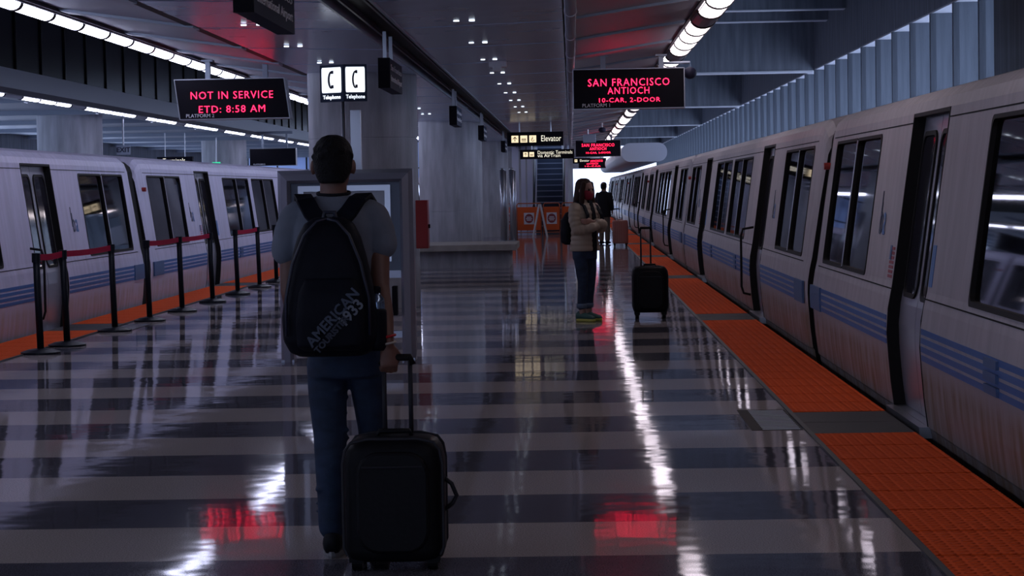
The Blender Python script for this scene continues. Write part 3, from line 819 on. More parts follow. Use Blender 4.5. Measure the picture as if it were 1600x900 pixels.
def way_sign(label, x0, x1, y, z0, z1, icons, lines, hang, th):
    s = thing('wayfinding_sign', label, 'sign', ((x0+x1)/2, y, z0))
    box('housing', 'sign_black', s, x0, x1, y, y + .18, z0, z1)
    h = z1 - z0
    x = x0 + .1
    for i in range(icons):
        w = h*.5
        o = box('pictogram', 'lit_cream', s, x, x + w, y - .006, y, z0 + h*.25, z0 + h*.75)
        mb = MB(); cxx = x + w/2; zc = z0 + h*.5
        if i == 0:
            mb.box(cxx - w*.05, cxx + w*.05, y - .010, y - .006, zc - w*.32, zc + w*.25)
            for sg in (-1, 1): mb.loft([[(cxx, y - .010, zc + w*.36), (cxx, y - .006, zc + w*.36), (cxx, y - .006, zc + w*.22), (cxx, y - .010, zc + w*.22)],
                                        [(cxx + sg*w*.3, y - .010, zc + w*.06), (cxx + sg*w*.3, y - .006, zc + w*.06), (cxx + sg*w*.3, y - .006, zc - w*.08), (cxx + sg*w*.3, y - .010, zc - w*.08)]])
        elif i == 1:
            for q in (-1, 0, 1): mb.box(cxx + q*w*.22 - w*.07, cxx + q*w*.22 + w*.07, y - .010, y - .006, zc - w*.2, zc + w*.08)
            mb.box(cxx - w*.34, cxx + w*.34, y - .010, y - .006, zc - w*.34, zc - w*.27)
        else:
            mb.tube([(cxx + w*.2*math.cos(a), y - .008, zc - w*.12 + w*.2*math.sin(a)) for a in [PI*.6 + 1.4*PI*k/10 for k in range(11)]], w*.045, 6)
            mb.box(cxx - w*.06, cxx + w*.02, y - .010, y - .006, zc - w*.1, zc + w*.34)
        mb.build('symbol', 'sign_black', o)
        x += w + .045
    for q, t in enumerate(lines):
        zc = (z0 + z1)/2 + ((len(lines) - 1)/2 - q) * h*.34
        o = text('lettering', t, th, (x + .06, y - .004, zc), 'lit_text', s, align='LEFT', bold=-.001)
        room = x1 - .06 - (x + .06)
        if o.dimensions.x > room: o.scale = (room / o.dimensions.x, 1, 1)
    for hx in (x0 + (x1 - x0)*.22, x0 + (x1 - x0)*.78):
        MB().tube([(hx, y + .09, z1), (hx, y + .09, hang)], .014, 8).build('rod', 'steel', s)
way_sign('black hanging sign reading Elevator with three cream pictograms', -1.45, -.157, 49.5, 2.49, 2.81, 3, ['Elevator'], 3.03, .20)
way_sign('black hanging sign reading Domestic Terminals via AirTrain', -1.555, .115, 66.4, 2.42, 2.71, 2, ['Domestic Terminals', 'via AirTrain'], 3.03, .15)
way_sign('tiny far Elevator sign under the second red sign', .08, .85, 92, 2.55, 2.78, 1, ['Elevator'], 3.03, .15)
way_sign('dark Terminals sign on the far side platform', -11.6, -10.6, 60, 2.37, 2.58, 0, ['Terminals'], 3.25, .16)
ex = thing('exit_sign', 'pale EXIT sign hanging over the far side platform', 'sign', (-9.93, 47.5, 2.4))
box('panel', 'canopy_grey', ex, -10.08, -9.78, 47.5, 47.54, 2.42, 2.63); text('lettering', 'EXIT', .15, (-9.93, 47.496, 2.525), 'phone_dark', ex, bold=.003)
MB().tube([(-9.93, 47.52, 2.63), (-9.93, 47.52, 3.25)], .02, 8).build('rod', 'steel', ex)
gl = thing('green_exit_lamp', 'small green lit sign over the far side platform', 'sign', (-10.9, 66, 2.3))
box('panel', 'lit_green', gl, -11.05, -10.8, 66, 66.04, 2.36, 2.5, bevel=.01); MB().tube([(-10.92, 66.02, 2.5), (-10.92, 66.02, 3.25)], .02, 8).build('rod', 'steel', gl)
sp_ = thing('speaker_box', 'grey box on a rod hanging above second red sign', 'speaker', (.55, 60, 2.8))
MB().tube([(.50, 60.1, 3.0), (.50, 60.1, 3.15)], .015, 8).build('rod', 'steel', sp_); box('box', 'canopy_grey', sp_, .36, .72, 60, 60.2, 2.76, 3.0, bevel=.01)

# ------------------------------------------------------------------ far side platform at left
fc = struct(empty('ceiling_side_canopy', (-12, 0, 3.3)), 'canopy over the far side platform')
i = 0
pm = MB().box(-6.2, 0, 0, BAY*2 - .05, 0, .04).mesh('canopy_panel'); pm.materials.append(MATS['canopy_grey'])
y = 14
while y < 130:
    o = bpy.data.objects.new('canopy_panel', pm); col.objects.link(o); o.parent = fc; o.location = (2.3, y, .03 * 0); y += BAY*2
MB().box(-9.75, -9.55, 10, 130, 3.22, 3.72).build('canopy_edge_beam', 'rib_metal', fc)
for q in range(20): MB().box(-15.6, -9.75, 15 + q*BAY*2, 15.25 + q*BAY*2, 3.2, 3.3).build('canopy_rib', 'rib_metal', fc)
line_light('white line light under the far side platform canopy', -9.45, 3.22, 20, 90, lambda i: i % 9 in (4, 8), .06, .045)
uw = struct(empty('wall_left_upper', (-9.8, 0, 3.7)), 'dark glazed wall above the far side canopy')
MB().box(-9.9, -9.82, 10, 100, 3.7, 5.35).build('glazing', 'dark_glazing', uw)
for q in range(46): MB().box(-9.82, -9.79, 12 + q*1.85, 12.035 + q*1.85, 3.7, 5.35).build('mullion', 'mullion', uw)
wl = struct(empty('wall_left', (-16, 0, 0)), 'outer wall of the far side platform with a band of openings')
MB().box(-16.0, -15.7, YN, 104, -1, .9).build('parapet', 'board_concrete', wl)
MB().box(-16.0, -15.7, YN, 104, 2.75, 5.35).build('upper_wall', 'board_concrete', wl)
for q in range(38): MB().box(-15.95, -15.75, YN + q*BAY, YN + .3 + q*BAY, .9, 2.75).build('pier', 'board_concrete', wl)
for yy, lb in ((27.0, 'near round column on the far side platform'), (47.0, 'round column on the far side platform behind the left train'), (68.0, 'second round column on the far side platform')):
    column(yy, lb, x=-11.0, ztop=3.3)
bw = struct(empty('window_1', (-12, 106, 0)), 'tall blue glazed end wall at far left')
for q in range(7): MB().box(-16 + q*1.45, -15.93 + q*1.45, 106, 106.1, -1, 5.35).build('mullion', 'mullion', bw)
for z in (1.2, 2.6, 3.9, 4.6): MB().box(-16, -6, 106, 106.1, z, z + .07).build('transom', 'mullion', bw)
for q in range(6):
    MB().box(-15.93 + q*1.45, -14.55 + q*1.45, 106.04, 106.06, -1, 5.35).build('pane', 'blue_glazing', bw)

# ------------------------------------------------------------------ escalator and far end
E_ = thing('escalator', 'dark escalator climbing away between pale side panels', 'escalator', (-.77, 75.5, 0))
for q in range(22):
    y = 75.5 + q*.42; z = q*.205
    MB().box(-1.24, -.30, y, y + .46, max(z - .25, 0), z + .205).build('step', 'escalator_step', E_, bevel=.01)
    MB().box(-1.24, -.30, y - .006, y, z + .17, z + .205).build('step_edge', 'rib_metal', E_)
for x0, x1 in ((-1.34, -1.25), (-.29, -.20)):
    MB().prism_x([(74.6, 0), (84.8, 4.6), (84.8, 5.3), (74.6, .95)], x0, x1).build('balustrade', 'escalator_side', E_)
    MB().tube([((x0+x1)/2, 74.6, .5), ((x0+x1)/2, 74.45, .75), ((x0+x1)/2, 74.7, 1.0), ((x0+x1)/2, 84.8, 5.3)], .045, 8).build('handrail', 'stanchion_black', E_, smooth=True)
ec = struct(empty('wall_escalator', (-2, 77, 0)), 'pale panelled enclosure beside the escalator')
for q, (x0, x1) in enumerate(((-2.1, -1.86), (-1.78, -1.62), (-1.56, -1.38))): MB().box(x0, x1, 77 + q*.05, 77.3, 0, 3.4).build('panel', 'escalator_side', ec)
MB().box(-.19, -.10, 77, 77.3, 0, 3.3).build('panel', 'escalator_side', ec)
MB().box(-6.0, -1.34, 86, 86.3, 0, 5.35).build('end_panel', 'concrete', ec)
MB().box(-1.4, .1, 87, 87.3, 0, 5.35).build('end_panel', 'concrete', ec)
pod = struct(empty('ceiling_pod', (2.4, 70, 2.3)), 'rounded white soffit over the right track')
mb = MB(); pts = rrect(1.67, 3.15, 2.32, 2.93, .28, 6)
mb.loft([[(x, 70, z) for x, z in pts], [(x, 120, z) for x, z in pts]]); mb.build('soffit', 'pod_white', pod)
MB().box(-.1, 1.7, 110, 112, 2.5, 3.3).build('bulkhead', 'pod_white', pod)

dc = thing('dome_camera', 'small dark dome camera under the ribbed ceiling left of the right line light', 'camera', (.84, 56, 3.0))
MB().tube([(.84, 56, 3.02), (.84, 56, 3.2)], .02, 8).build('stem', 'print_white', dc)
MB().ell((.84, 56, 3.0), .10, .10, .07).build('dome', 'phone_dark', dc, smooth=True)
# orange folding barriers
def barrier(label, xa, ya, xb, yb, h=1.02):
    b = thing('folding_barrier', label, 'barrier', ((xa+xb)/2, (ya+yb)/2, 0), 'orange barriers before the escalator')
    d = Vector((xb - xa, yb - ya, 0)); w = d.length; d.normalize(); nrm = Vector((d.y, -d.x, 0))
    def P(s, z, o=0): p = Vector((xa, ya, 0)) + d*s + nrm*o; return (p.x, p.y, z)
    MB().tube([P(.02, 0), P(.02, h - .06), P(.06, h), P(w - .06, h), P(w - .02, h - .06), P(w - .02, 0)], .018, 8).build('tube_frame', 'barrier_tube', b, smooth=True)
    MB().loft([[P(.04, .13, .015), P(w - .04, .13, .015), P(w - .04, .90, .015), P(.04, .90, .015)], [P(.04, .13, -.015), P(w - .04, .13, -.015), P(w - .04, .90, -.015), P(.04, .90, -.015)]]).build('panel', 'barrier_orange', b)
    MB().tube([P(.02, .06), P(w - .02, .06)], .015, 8).build('foot_rail', 'barrier_tube', b)
    q = min(.17, w*.3); c = w/2
    p = MB().loft([[P(c - q, .52 - .19, .017), P(c + q, .52 - .19, .017), P(c + q, .52 + .19, .017), P(c - q, .52 + .19, .017)], [P(c - q, .52 - .19, .020), P(c + q, .52 - .19, .020), P(c + q, .52 + .19, .020), P(c - q, .52 + .19, .020)]]).build('notice', 'print_white', b)
    MB().loft([[P(c + q*.82*math.cos(a), .52 + .155*math.sin(a), o) for a in [2*PI*k/20 for k in range(20)]] for o in (.021, .024)]).build('disc', 'flag_red', p)
    for zz, ww in ((.565, .45), (.515, .6), (.465, .45)):
        MB().loft([[P(c - q*ww, zz - .014, o), P(c + q*ww, zz - .014, o), P(c + q*ww, zz + .014, o), P(c - q*ww, zz + .014, o)] for o in (.025, .027)]).build('bar', 'print_white', p)
barrier('orange folding barrier panel nearest the round column', -2.72, 71.2, -2.30, 72.0)
barrier('orange barrier panel half hidden behind the steel posts', -2.26, 72.0, -1.85, 71.0)
barrier('orange barrier panel left of the white trestle', -1.82, 71.0, -.98, 71.0)
barrier('orange barrier panel right of the white trestle', -.94, 71.0, -.36, 71.0)
barrier('orange barrier panel partly behind the woman', -.33, 71.0, .35, 71.2)
A_ = thing('trestle', 'white A-shaped trestle standing before the orange barriers', 'trestle', (-.97, 66.2, 0))
for s in (-1, 1):
    for yy in (66.0, 66.45):
        MB().tube([(-.97 + s*.22, yy, 0), (-.97 + s*.02, yy, 1.0)], .028, 8).build('leg', 'aframe_white', A_)
MB().box(-1.02, -.92, 65.98, 66.47, .96, 1.02).build('crossbar', 'aframe_white', A_)

# ------------------------------------------------------------------ luggage
def suitcase(label, x, y, w, d, z0, z1, hz, m, rot=0.0, soft=True, handle_x=0.0, hw=.055, side_handle=False, wheel_r=.028, rib=False):
    s = thing('suitcase', label, 'suitcase', (x, y, 0))
    mb = MB(); H = z1 - z0
    prof = [(0, .80), (.03, .95), (.10, 1.0), (.80, 1.0), (.90, .95), (.96, .86), (.99, .72), (1.0, .5)] if soft else [(0, .9), (.03, .98), (.08, 1.0), (.92, 1.0), (.97, .98), (1.0, .9)]
    mb.loft([ring((0, 0, z0 + H*t), w/2*k, d/2*min(1, k + .05), 40, 5) for t, k in prof]); body = mb.build('shell', m, s, smooth=True, local=True)
    if soft:
        mb = MB(); pts = rrect(-w*.36, w*.36, z0 + H*.08, z0 + H*.90, .09, 5)
        mb.loft([[(a, -d/2 - .028, b) for a, b in pts], [(a, -d/2 + .03, b) for a, b in pts]]); pk = mb.build('front_pocket', m, s, local=True, bevel=.012)
        MB().tube([(-w*.30, -d/2 - .03, z0 + H*.78), (w*.30, -d/2 - .03, z0 + H*.78)], .004, 6).build('zip', 'case_piping', pk, local=True)
        for yy in (-d/2 + .005, d/2 - .02):
            out = [(w/2*.985*px, yy, z0 + H*pz) for px, pz in ((-.93, .06), (-1, .12), (-1, .8), (-.95, .91), (-.84, .97), (-.5, 1.0), (.5, 1.0), (.84, .97), (.95, .91), (1, .8), (1, .12), (.93, .06))]
            MB().tube(out, .006, 6).build('piping', 'case_piping', s, local=True)
    else:
        for q in range(-3, 4):
            MB().tube([(q*w*.125, -d/2 - .001, z0 + H*.1), (q*w*.125, -d/2 - .001, z0 + H*.9)], .006, 6).build('rib', m, s, local=True)
    for sx in (-1, 1):
        MB().tube([(handle_x + sx*hw, d/2 - .03, z1 - .05), (handle_x + sx*hw, d/2 - .03, hz)], .0095 if soft else .008, 10).build('handle_rod', 'case_piping' if soft else 'steel', s, smooth=True, local=True)
    MB().tube([(handle_x - hw - .01, d/2 - .03, hz - .03), (handle_x - hw, d/2 - .03, hz), (handle_x + hw, d/2 - .03, hz), (handle_x + hw + .01, d/2 - .03, hz - .03)], .015, 10).build('handle_grip', 'case_black', s, smooth=True, local=True)
    MB().tube([(-.07, 0, z1 - .01), (-.06, 0, z1 + .018), (.06, 0, z1 + .018), (.07, 0, z1 - .01)], .011, 8).build('top_handle', m, s, smooth=True, local=True)
    if side_handle:
        MB().tube([(w/2 - .01, 0, z0 + H*.66), (w/2 + .025, 0, z0 + H*.60), (w/2 + .045, 0, z0 + H*.50), (w/2 + .03, 0, z0 + H*.44), (w/2 - .01, 0, z0 + H*.38)], .009, 8).build('side_handle', 'case_piping', s, smooth=True, local=True)
    for sx in (-1, 1):
        for sy in ((-1, 1)):
            MB().tube([(sx*(w/2 - .05) - .02, sy*(d/2 - .05), wheel_r), (sx*(w/2 - .05) + .02, sy*(d/2 - .05), wheel_r)], wheel_r, 14).build('wheel', 'case_black', s, local=True)
            MB().box(sx*(w/2 - .05) - .03, sx*(w/2 - .05) + .03, sy*(d/2 - .05) - .03, sy*(d/2 - .05) + .03, wheel_r * 1.2, z0 + .02).build('wheel_mount', 'case_black', s, local=True)
    s.rotation_euler = (0, 0, rot)
    return s
suitcase('large black soft suitcase held by the man with the backpack', -.722, 8.52, .40, .26, .035, .525, .83, 'case_black', rot=.0, handle_x=.008, hw=.053, side_handle=True)
suitcase('black upright suitcase standing beside the woman', .885, 24.5, .405, .27, .07, .595, 1.03, 'case_black', handle_x=-.04, hw=.055, wheel_r=.035)
suitcase('rose hard-shell suitcase beside the far man in black', 1.24, 54.7, .40, .26, .07, .66, .95, 'case_rose', soft=False, handle_x=-.08, hw=.06, wheel_r=.035)

# ------------------------------------------------------------------ people
def chain(mb, pts, rs, n=14):
    """rounded limb through points with radii"""
    pts = [Vector(p) for p in pts]
    mb.tube(pts, list(rs), n)
    for p, r in zip(pts, rs): mb.ell(p, r, r, r, 12, 8)
def hand(mb, wrist, d, side, palm_n, curl=.9, s=1.0):
    """palm + five fingers; d points along the hand, palm_n out of the palm, side to the thumb"""
    d = Vector(d).normalized(); pn = Vector(palm_n).normalized(); sd = d.cross(pn).normalized() * side
    w = Vector(wrist)
    rr = []
    for t, hw, th in ((0, .024, .018), (.03, .034, .018), (.07, .040, .015), (.092, .037, .012)):
        c = w + d*t*s
        rr.append([c + sd*(hw*s*math.cos(2*PI*k/14)) + pn*(th*s*math.sin(2*PI*k/14)) for k in range(14)])
    mb.loft(rr)
    for off, L in ((.029, .070), (.010, .080), (-.010, .074), (-.028, .058)):
        p0 = w + d*.085*s + sd*off*s; a = curl * .6
        p1 = p0 + (d*math.cos(a) + pn*math.sin(a))*L*.45*s; a2 = curl*1.5
        p2 = p1 + (d*math.cos(a2) + pn*math.sin(a2))*L*.33*s; a3 = curl*2.3
        p3 = p2 + (d*math.cos(a3) + pn*math.sin(a3))*L*.25*s
        chain(mb, [p0, p1, p2, p3], [.0095*s, .009*s, .0083*s, .0072*s], 8)
    p0 = w + d*.022*s + sd*.026*s; p1 = p0 + (d*.7 + sd*.55 + pn*.45).normalized()*.040*s; p2 = p1 + (d*.75 + pn*.65 - sd*.1).normalized()*.033*s
    chain(mb, [p0, p1, p2], [.013*s, .011*s, .009*s], 8)
def head(mb, c, s=1.0, face=(0, 1)):
    """head about .225 tall centred on c, facing +y locally"""
    x, y, z = c
    R = []
    for t, rx, ry, oy in ((-.115, .030, .035, .035), (-.100, .045, .055, .022), (-.075, .058, .075, .008), (-.04, .067, .088, 0), (0, .073, .094, -.004), (.04, .075, .097, -.006), (.075, .068, .088, -.006), (.10, .05, .064, -.006), (.115, .022, .03, -.006)):
        R.append(ring((x, y + oy*s, z + t*s), rx*s, ry*s, 20))
    mb.loft(R)
    mb.ell((x, y + .096*s, z - .022*s), .013*s, .018*s, .022*s, 10, 8)          # nose
    mb.ell((x, y + .084*s, z - .064*s), .024*s, .012*s, .009*s, 10, 6)          # lips
    mb.ell((x, y + .086*s, z + .022*s), .05*s, .012*s, .010*s, 12, 6)           # brow
    for sg in (-1, 1):
        mb.ell((x + sg*.083*s, y - .010*s, z - .008*s), .012*s, .020*s, .032*s, 10, 8)   # ears
def eyes(parent, c, s=1.0):
    x, y, z = c
    for sg in (-1, 1):
        MB().ell((x + sg*.031*s, y + .083*s, z + .002*s), .014*s, .010*s, .010*s, 10, 8).build('eye', 'hair_black', parent, local=True, smooth=True)

# ---- man seen from behind (local: x right, y away from the viewer)
MX, MY = -.975, 8.80
man = thing('person', 'person in grey T-shirt and jeans seen from behind, wearing a backpack', 'person', (MX, MY, 0))
mb = MB()
head(mb, (0, .01, 1.612))
mb.loft([ring((0, -.012, 1.44), .075, .065, 18), ring((0, -.005, 1.50), .056, .058, 18), ring((0, .0, 1.58), .055, .060, 18)])
mb.loft([ring((.005 + .04*(1 - t), 0, z), rx, ry, 24, 2.4) for t, z, rx, ry in ((0, .84, .150, .105), (.2, .95, .140, .10), (.5, 1.12, .145, .105), (.8, 1.30, .165, .11), (.95, 1.40, .150, .09), (1, 1.46, .08, .065))])
ARM_R = [(.155, 0, 1.395), (.182, -.02, 1.28), (.192, -.075, 1.11), (.212, -.13, 1.0), (.226, -.185, .885)]
chain(mb, ARM_R, [.050, .047, .037, .036, .026])
ARM_L = [(-.155, 0, 1.395), (-.182, .0, 1.28), (-.190, -.01, 1.10), (-.185, .09, .98), (-.165, .17, .90)]
chain(mb, ARM_L, [.050, .047, .038, .036, .026])
hand(mb, (.226, -.185, .885), (.06, -.10, -1), 1, (-.25, .8, 0), curl=1.05)
hand(mb, (-.165, .17, .90), (.25, .8, -.5), -1, (.6, 0, -.5), curl=.8)
chain(mb, [(-.035, 0, .84), (-.037, .005, .5), (-.033, -.03, .08)], [.07, .045, .035]); chain(mb, [(.115, .01, .84), (.13, .075, .52), (.14, .155, .10)], [.07, .042, .035])
mbody = fused(mb, 'body', 'skin', man, .0062, 3)
eyes(man, (0, .01, 1.612))
# hair
mb = MB()
for t in range(1):
    R = []
    for dz, rx, ry, oy in ((-.075, .050, .030, -.072), (-.05, .066, .060, -.045), (-.015, .079, .085, -.022), (.025, .0835, .097, -.012), (.065, .080, .099, -.008), (.095, .066, .084, -.006), (.115, .045, .058, -.004), (.124, .02, .03, -.004)):
        R.append(ring((0, .01 + oy, 1.612 + dz), rx, ry, 24))
    mb.loft(R)
for k in range(60):
    a = random.uniform(0, 2*PI); b = random.uniform(.1, 1.2); p = Vector((.078*math.cos(a)*math.cos(b), .0 + .092*math.sin(a)*math.cos(b) - .008, 1.63 + .10*math.sin(b)))
    if p.y < .06: mb.ell(p, .014, .014, .012, 8, 6)
fused(mb, 'hair', 'hair_black', man, .0065, 2)
# t-shirt
mb = MB()
mb.loft([ring((.045 - .045*min(1, (z - .80)/.5), -.002, z), rx, ry, 28, 2.5) for z, rx, ry in ((.885, .158, .119), (.90, .158, .118), (1.0, .156, .116), (1.15, .163, .118), (1.28, .176, .122), (1.36, .178, .116), (1.42, .160, .100), (1.46, .115, .082), (1.487, .075, .070))])
for s, A, end in ((1, ARM_R, (.198, -.028, 1.285)), (-1, ARM_L, (-.200, -.004, 1.265))):
    chain(mb, [(s*.140, 0, 1.402), (s*.160, 0, 1.39), (s*.182, -.010 if s > 0 else -.002, 1.335), end], [.070, .070, .069, .064], 18)
shirt = fused(mb, 'tshirt', 'tshirt_grey', man, .008, 4)
MB().tube([(.066*math.cos(a), -.004 + .066*math.sin(a), 1.497 + .008*math.sin(a)) for a in [2*PI*k/24 for k in range(25)]], .007, 6).build('collar', 'top_black', man, local=True, smooth=True)
# jeans
mb = MB()
mb.loft([ring((.040, -.004, z), rx, ry, 28, 2.4) for z, rx, ry in ((.74, .150, .115), (.80, .160, .122), (.88, .158, .120), (.97, .150, .112))])
def leg(mb, pts, rs):
    chain(mb, pts, rs, 18)
leg(mb, [(-.040, 0, .80), (-.044, .002, .66), (-.037, .005, .50), (-.036, -.015, .36), (-.033, -.03, .22), (-.033, -.035, .125)], [.088, .080, .070, .064, .058, .057])
leg(mb, [(.118, .01, .80), (.124, .04, .66), (.130, .075, .52), (.135, .11, .36), (.140, .14, .2), (.140, .155, .125)], [.086, .072, .060, .058, .055, .056])
for k in range(16):   # folds around knee and shin
    z = .18 + .034*k; a = random.uniform(0, 2*PI)
    mb.ell((-.036 + .055*math.cos(a), -.012 + .055*math.sin(a), z), .03, .03, .010, 8, 6)
fused(mb, 'jeans', 'denim', man, .0085, 3)
for x, y, rz in ((-.030, -.02, .0), (.145, .175, -.1)):
    mb = MB()
    rr = [[(x + w*math.cos(a), y + yy, max(.022, zc + h*math.sin(a))) for a in [2*PI*k/16 for k in range(16)]] for yy, w, zc, h in ((-.075, .028, .055, .045), (-.055, .039, .06, .055), (0, .042, .06, .06), (.06, .046, .05, .045), (.12, .047, .045, .035), (.17, .038, .04, .022), (.19, .02, .035, .01))]
    mb.loft(rr); sh = mb.build('shoe', 'shoe_black', man, local=True, smooth=True)
    mb = MB(); mb.loft([[(x + w*math.cos(a), y + .06 + d*math.sin(a), z) for a in [2*PI*k/20 for k in range(20)]] for z, w, d in ((0, .044, .138), (.012, .048, .143), (.028, .046, .140))]); mb.build('sole', 'shoe_sole', sh, local=True)
MB().tube([(.226 + .031*math.cos(a), -.185 + .031*math.sin(a), .888 + .006*math.cos(a)) for a in [2*PI*k/16 for k in range(17)]], .005, 6).build('wristband', 'band_white', man, local=True, smooth=True)
MB().tube([(.222 + .033*math.cos(a), -.172 + .033*math.sin(a), .915 + .006*math.cos(a)) for a in [2*PI*k/16 for k in range(17)]], .006, 6).build('wristband', 'band_red', man, local=True, smooth=True)

# backpack
BP = thing('backpack', 'dark navy backpack with diagonal pale lettering on the man in grey', 'backpack', (MX, MY, 0))
mb = MB()
mb.loft([ring((.0, -.215 + oy, z), rx, ry, 36, 3.2) for z, rx, ry, oy in ((.842, .13, .06, .02), (.86, .165, .085, .008), (.91, .190, .10, 0), (1.0, .194, .105, 0), (1.12, .176, .102, 0), (1.24, .150, .095, .005), (1.32, .128, .082, .012), (1.375, .100, .065, .02), (1.40, .06, .04, .03))])
fused(mb, 'main_bag', 'pack_navy', BP, .009, 4)
mb = MB()
mb.loft([ring((.01, -.318 + oy, z), rx, ry, 30, 3.2) for z, rx, ry, oy in ((.87, .11, .02, .02), (.89, .135, .035, .006), (1.0, .138, .04, 0), (1.10, .125, .035, 0), (1.16, .10, .02, .012))])
pk = fused(mb, 'front_pocket', 'pack_navy', BP, .008, 3)
for s in (-1, 1):
    pts = [(s*.165, -.305, .93), (s*.165, -.31, 1.08), (s*.135, -.31, 1.22), (s*.09, -.295, 1.33), (s*.04, -.275, 1.385), (0, -.27, 1.395)]
    MB().tube(pts, .006, 6).build('zip', 'pack_trim', BP, local=True, smooth=True)
for s in (-1, 1):
    path = [(s*.035, -.165, 1.375), (s*.075, -.14, 1.42), (s*.105, -.095, 1.468), (s*.125, -.02, 1.487), (s*.135, .07, 1.455), (s*.140, .125, 1.36), (s*.145, .14, 1.2), (s*.15, .10, 1.02), (s*.15, .0, .93)]
    rr = []
    P_ = [Vector(p) for p in path]
    for i, p in enumerate(P_):
        t = (P_[min(i+1, len(P_)-1)] - P_[max(i-1, 0)]).normalized(); side = Vector((1, 0, 0)); side = (side - t*side.dot(t)).normalized(); nn = t.cross(side)
        hw = .036
        rr.append([p + side*hw*a + nn*.010*b for a, b in ((-1, -1), (1, -1), (1, 1), (-1, 1))])
    MB().loft(rr).build('shoulder_strap', 'pack_navy', BP, local=True, bevel=.004, smooth=False)
MB().tube([(-.03, -.17, 1.375), (-.02, -.165, 1.42), (.02, -.165, 1.42), (.03, -.17, 1.375)], .009, 8).build('carry_loop', 'pack_trim', BP, local=True, smooth=True)
tw = .83
for s_, sz, x_, z_, m_ in (('AMERICAN', .058, .026, 1.005, 'pack_print'), ('TOURISTER', .036, .020, .938, 'pack_trim'), ('1933', .062, .098, 1.022, 'pack_print_light')):
    t = text('print', s_, sz, (0, 0, 0), m_, BP, bold=.0015, ext=.001)
    t.rotation_euler = (Matrix.Rotation(-tw, 3, 'Y') @ Matrix.Rotation(PI/2, 3, 'X')).to_euler()
    t.location = (x_, -.3615, z_)
mb = MB(); mb.loft([ring((.185, -.19, z), rx, ry, 20) for z, rx, ry in ((.86, .03, .045), (.88, .04, .055), (1.02, .04, .055), (1.03, .036, .05))]); fused(mb, 'bottle_pocket', 'pack_navy', BP, .007, 2)
bo = thing('water_bottle', 'shiny blue metal bottle in the backpack side pocket', 'bottle', (MX + .185, MY - .19, .88))
mb = MB(); mb.loft([ring((0, 0, z), r, r, 20) for z, r in ((0, .030), (.01, .033), (.17, .033), (.19, .030), (.205, .018), (.215, .016))]); mb.build('flask', 'bottle_metal', bo, local=True, smooth=True)
mb = MB(); mb.loft([ring((0, 0, z), r, r, 16) for z, r in ((.212, .018), (.235, .018), (.24, .012))]); mb.build('cap', 'sign_black', bo, local=True)

# ---- woman with folded arms (built facing +y, then turned)
WO = thing('person', 'person in beige puffer jacket and red mask standing with folded arms', 'person', (.145, 24.2, 0))
mb = MB()
head(mb, (0, .02, 1.475), .98)
mb.loft([ring((0, 0, 1.30), .06, .055, 16), ring((0, .01, 1.38), .048, .05, 16), ring((0, .01, 1.45), .048, .052, 16)])
mb.loft([ring((0, 0, z), rx, ry, 22, 2.3) for z, rx, ry in ((.78, .155, .11), (.95, .13, .10), (1.15, .15, .105), (1.28, .15, .085), (1.34, .07, .06))])
AR = [(.165, 0, 1.27), (.20, .02, 1.15), (.205, .06, 1.03), (.08, .19, 1.06), (-.07, .19, 1.10)]
AL = [(-.165, 0, 1.27), (-.20, .02, 1.15), (-.205, .07, 1.04), (-.07, .21, 1.09), (.08, .18, 1.12)]
for A in (AR, AL): chain(mb, A, [.045, .04, .036, .03, .024])
hand(mb, (-.07, .19, 1.10), (-1, -.25, .1), 1, (0, -1, 0), .5, .9); hand(mb, (.08, .18, 1.12), (1, -.2, .05), -1, (0, -1, 0), .5, .9)
chain(mb, [(-.075, 0, .78), (-.075, .0, .44), (-.075, -.02, .06)], [.075, .045, .034]); chain(mb, [(.075, 0, .78), (.078, .02, .44), (.085, .02, .06)], [.075, .045, .034])
fused(mb, 'body', 'skin_light', WO, .007, 3)
eyes(WO, (0, .02, 1.475), .98)
mb = MB()   # long hair
mb.loft([ring((0, oy, z), rx, ry, 24) for z, rx, ry, oy in ((1.20, .09, .03, -.085), (1.26, .115, .05, -.07), (1.34, .115, .07, -.045), (1.42, .10, .085, -.03), (1.50, .090, .098, -.012), (1.56, .083, .094, -.004), (1.595, .06, .07, -.002), (1.61, .025, .03, 0))])
for s in (-1, 1):
    chain(mb, [(s*.065, .055, 1.545), (s*.088, .05, 1.47), (s*.092, .045, 1.38), (s*.098, .05, 1.28), (s*.09, .07, 1.20)], [.028, .028, .032, .032, .018], 10)
fused(mb, 'hair', 'hair_brown', WO, .0075, 3)
mb = MB(); R = []
for z, rx, ry, y in ((1.365, .035, .03, .062), (1.385, .055, .052, .052), (1.42, .066, .064, .050), (1.452, .066, .060, .050), (1.468, .058, .048, .052)):
    R.append([(rx*math.sin(a), y + ry*math.cos(a), z) for a in [-1.75 + 3.5*k/16 for k in range(17)]])
mb.loft(R, cap=False, closed=False); o = mb.build('face_mask', 'mask_red', WO, local=True, smooth=True)
sm = o.modifiers.new('t', 'SOLIDIFY'); sm.thickness = .006; sm.offset = 1
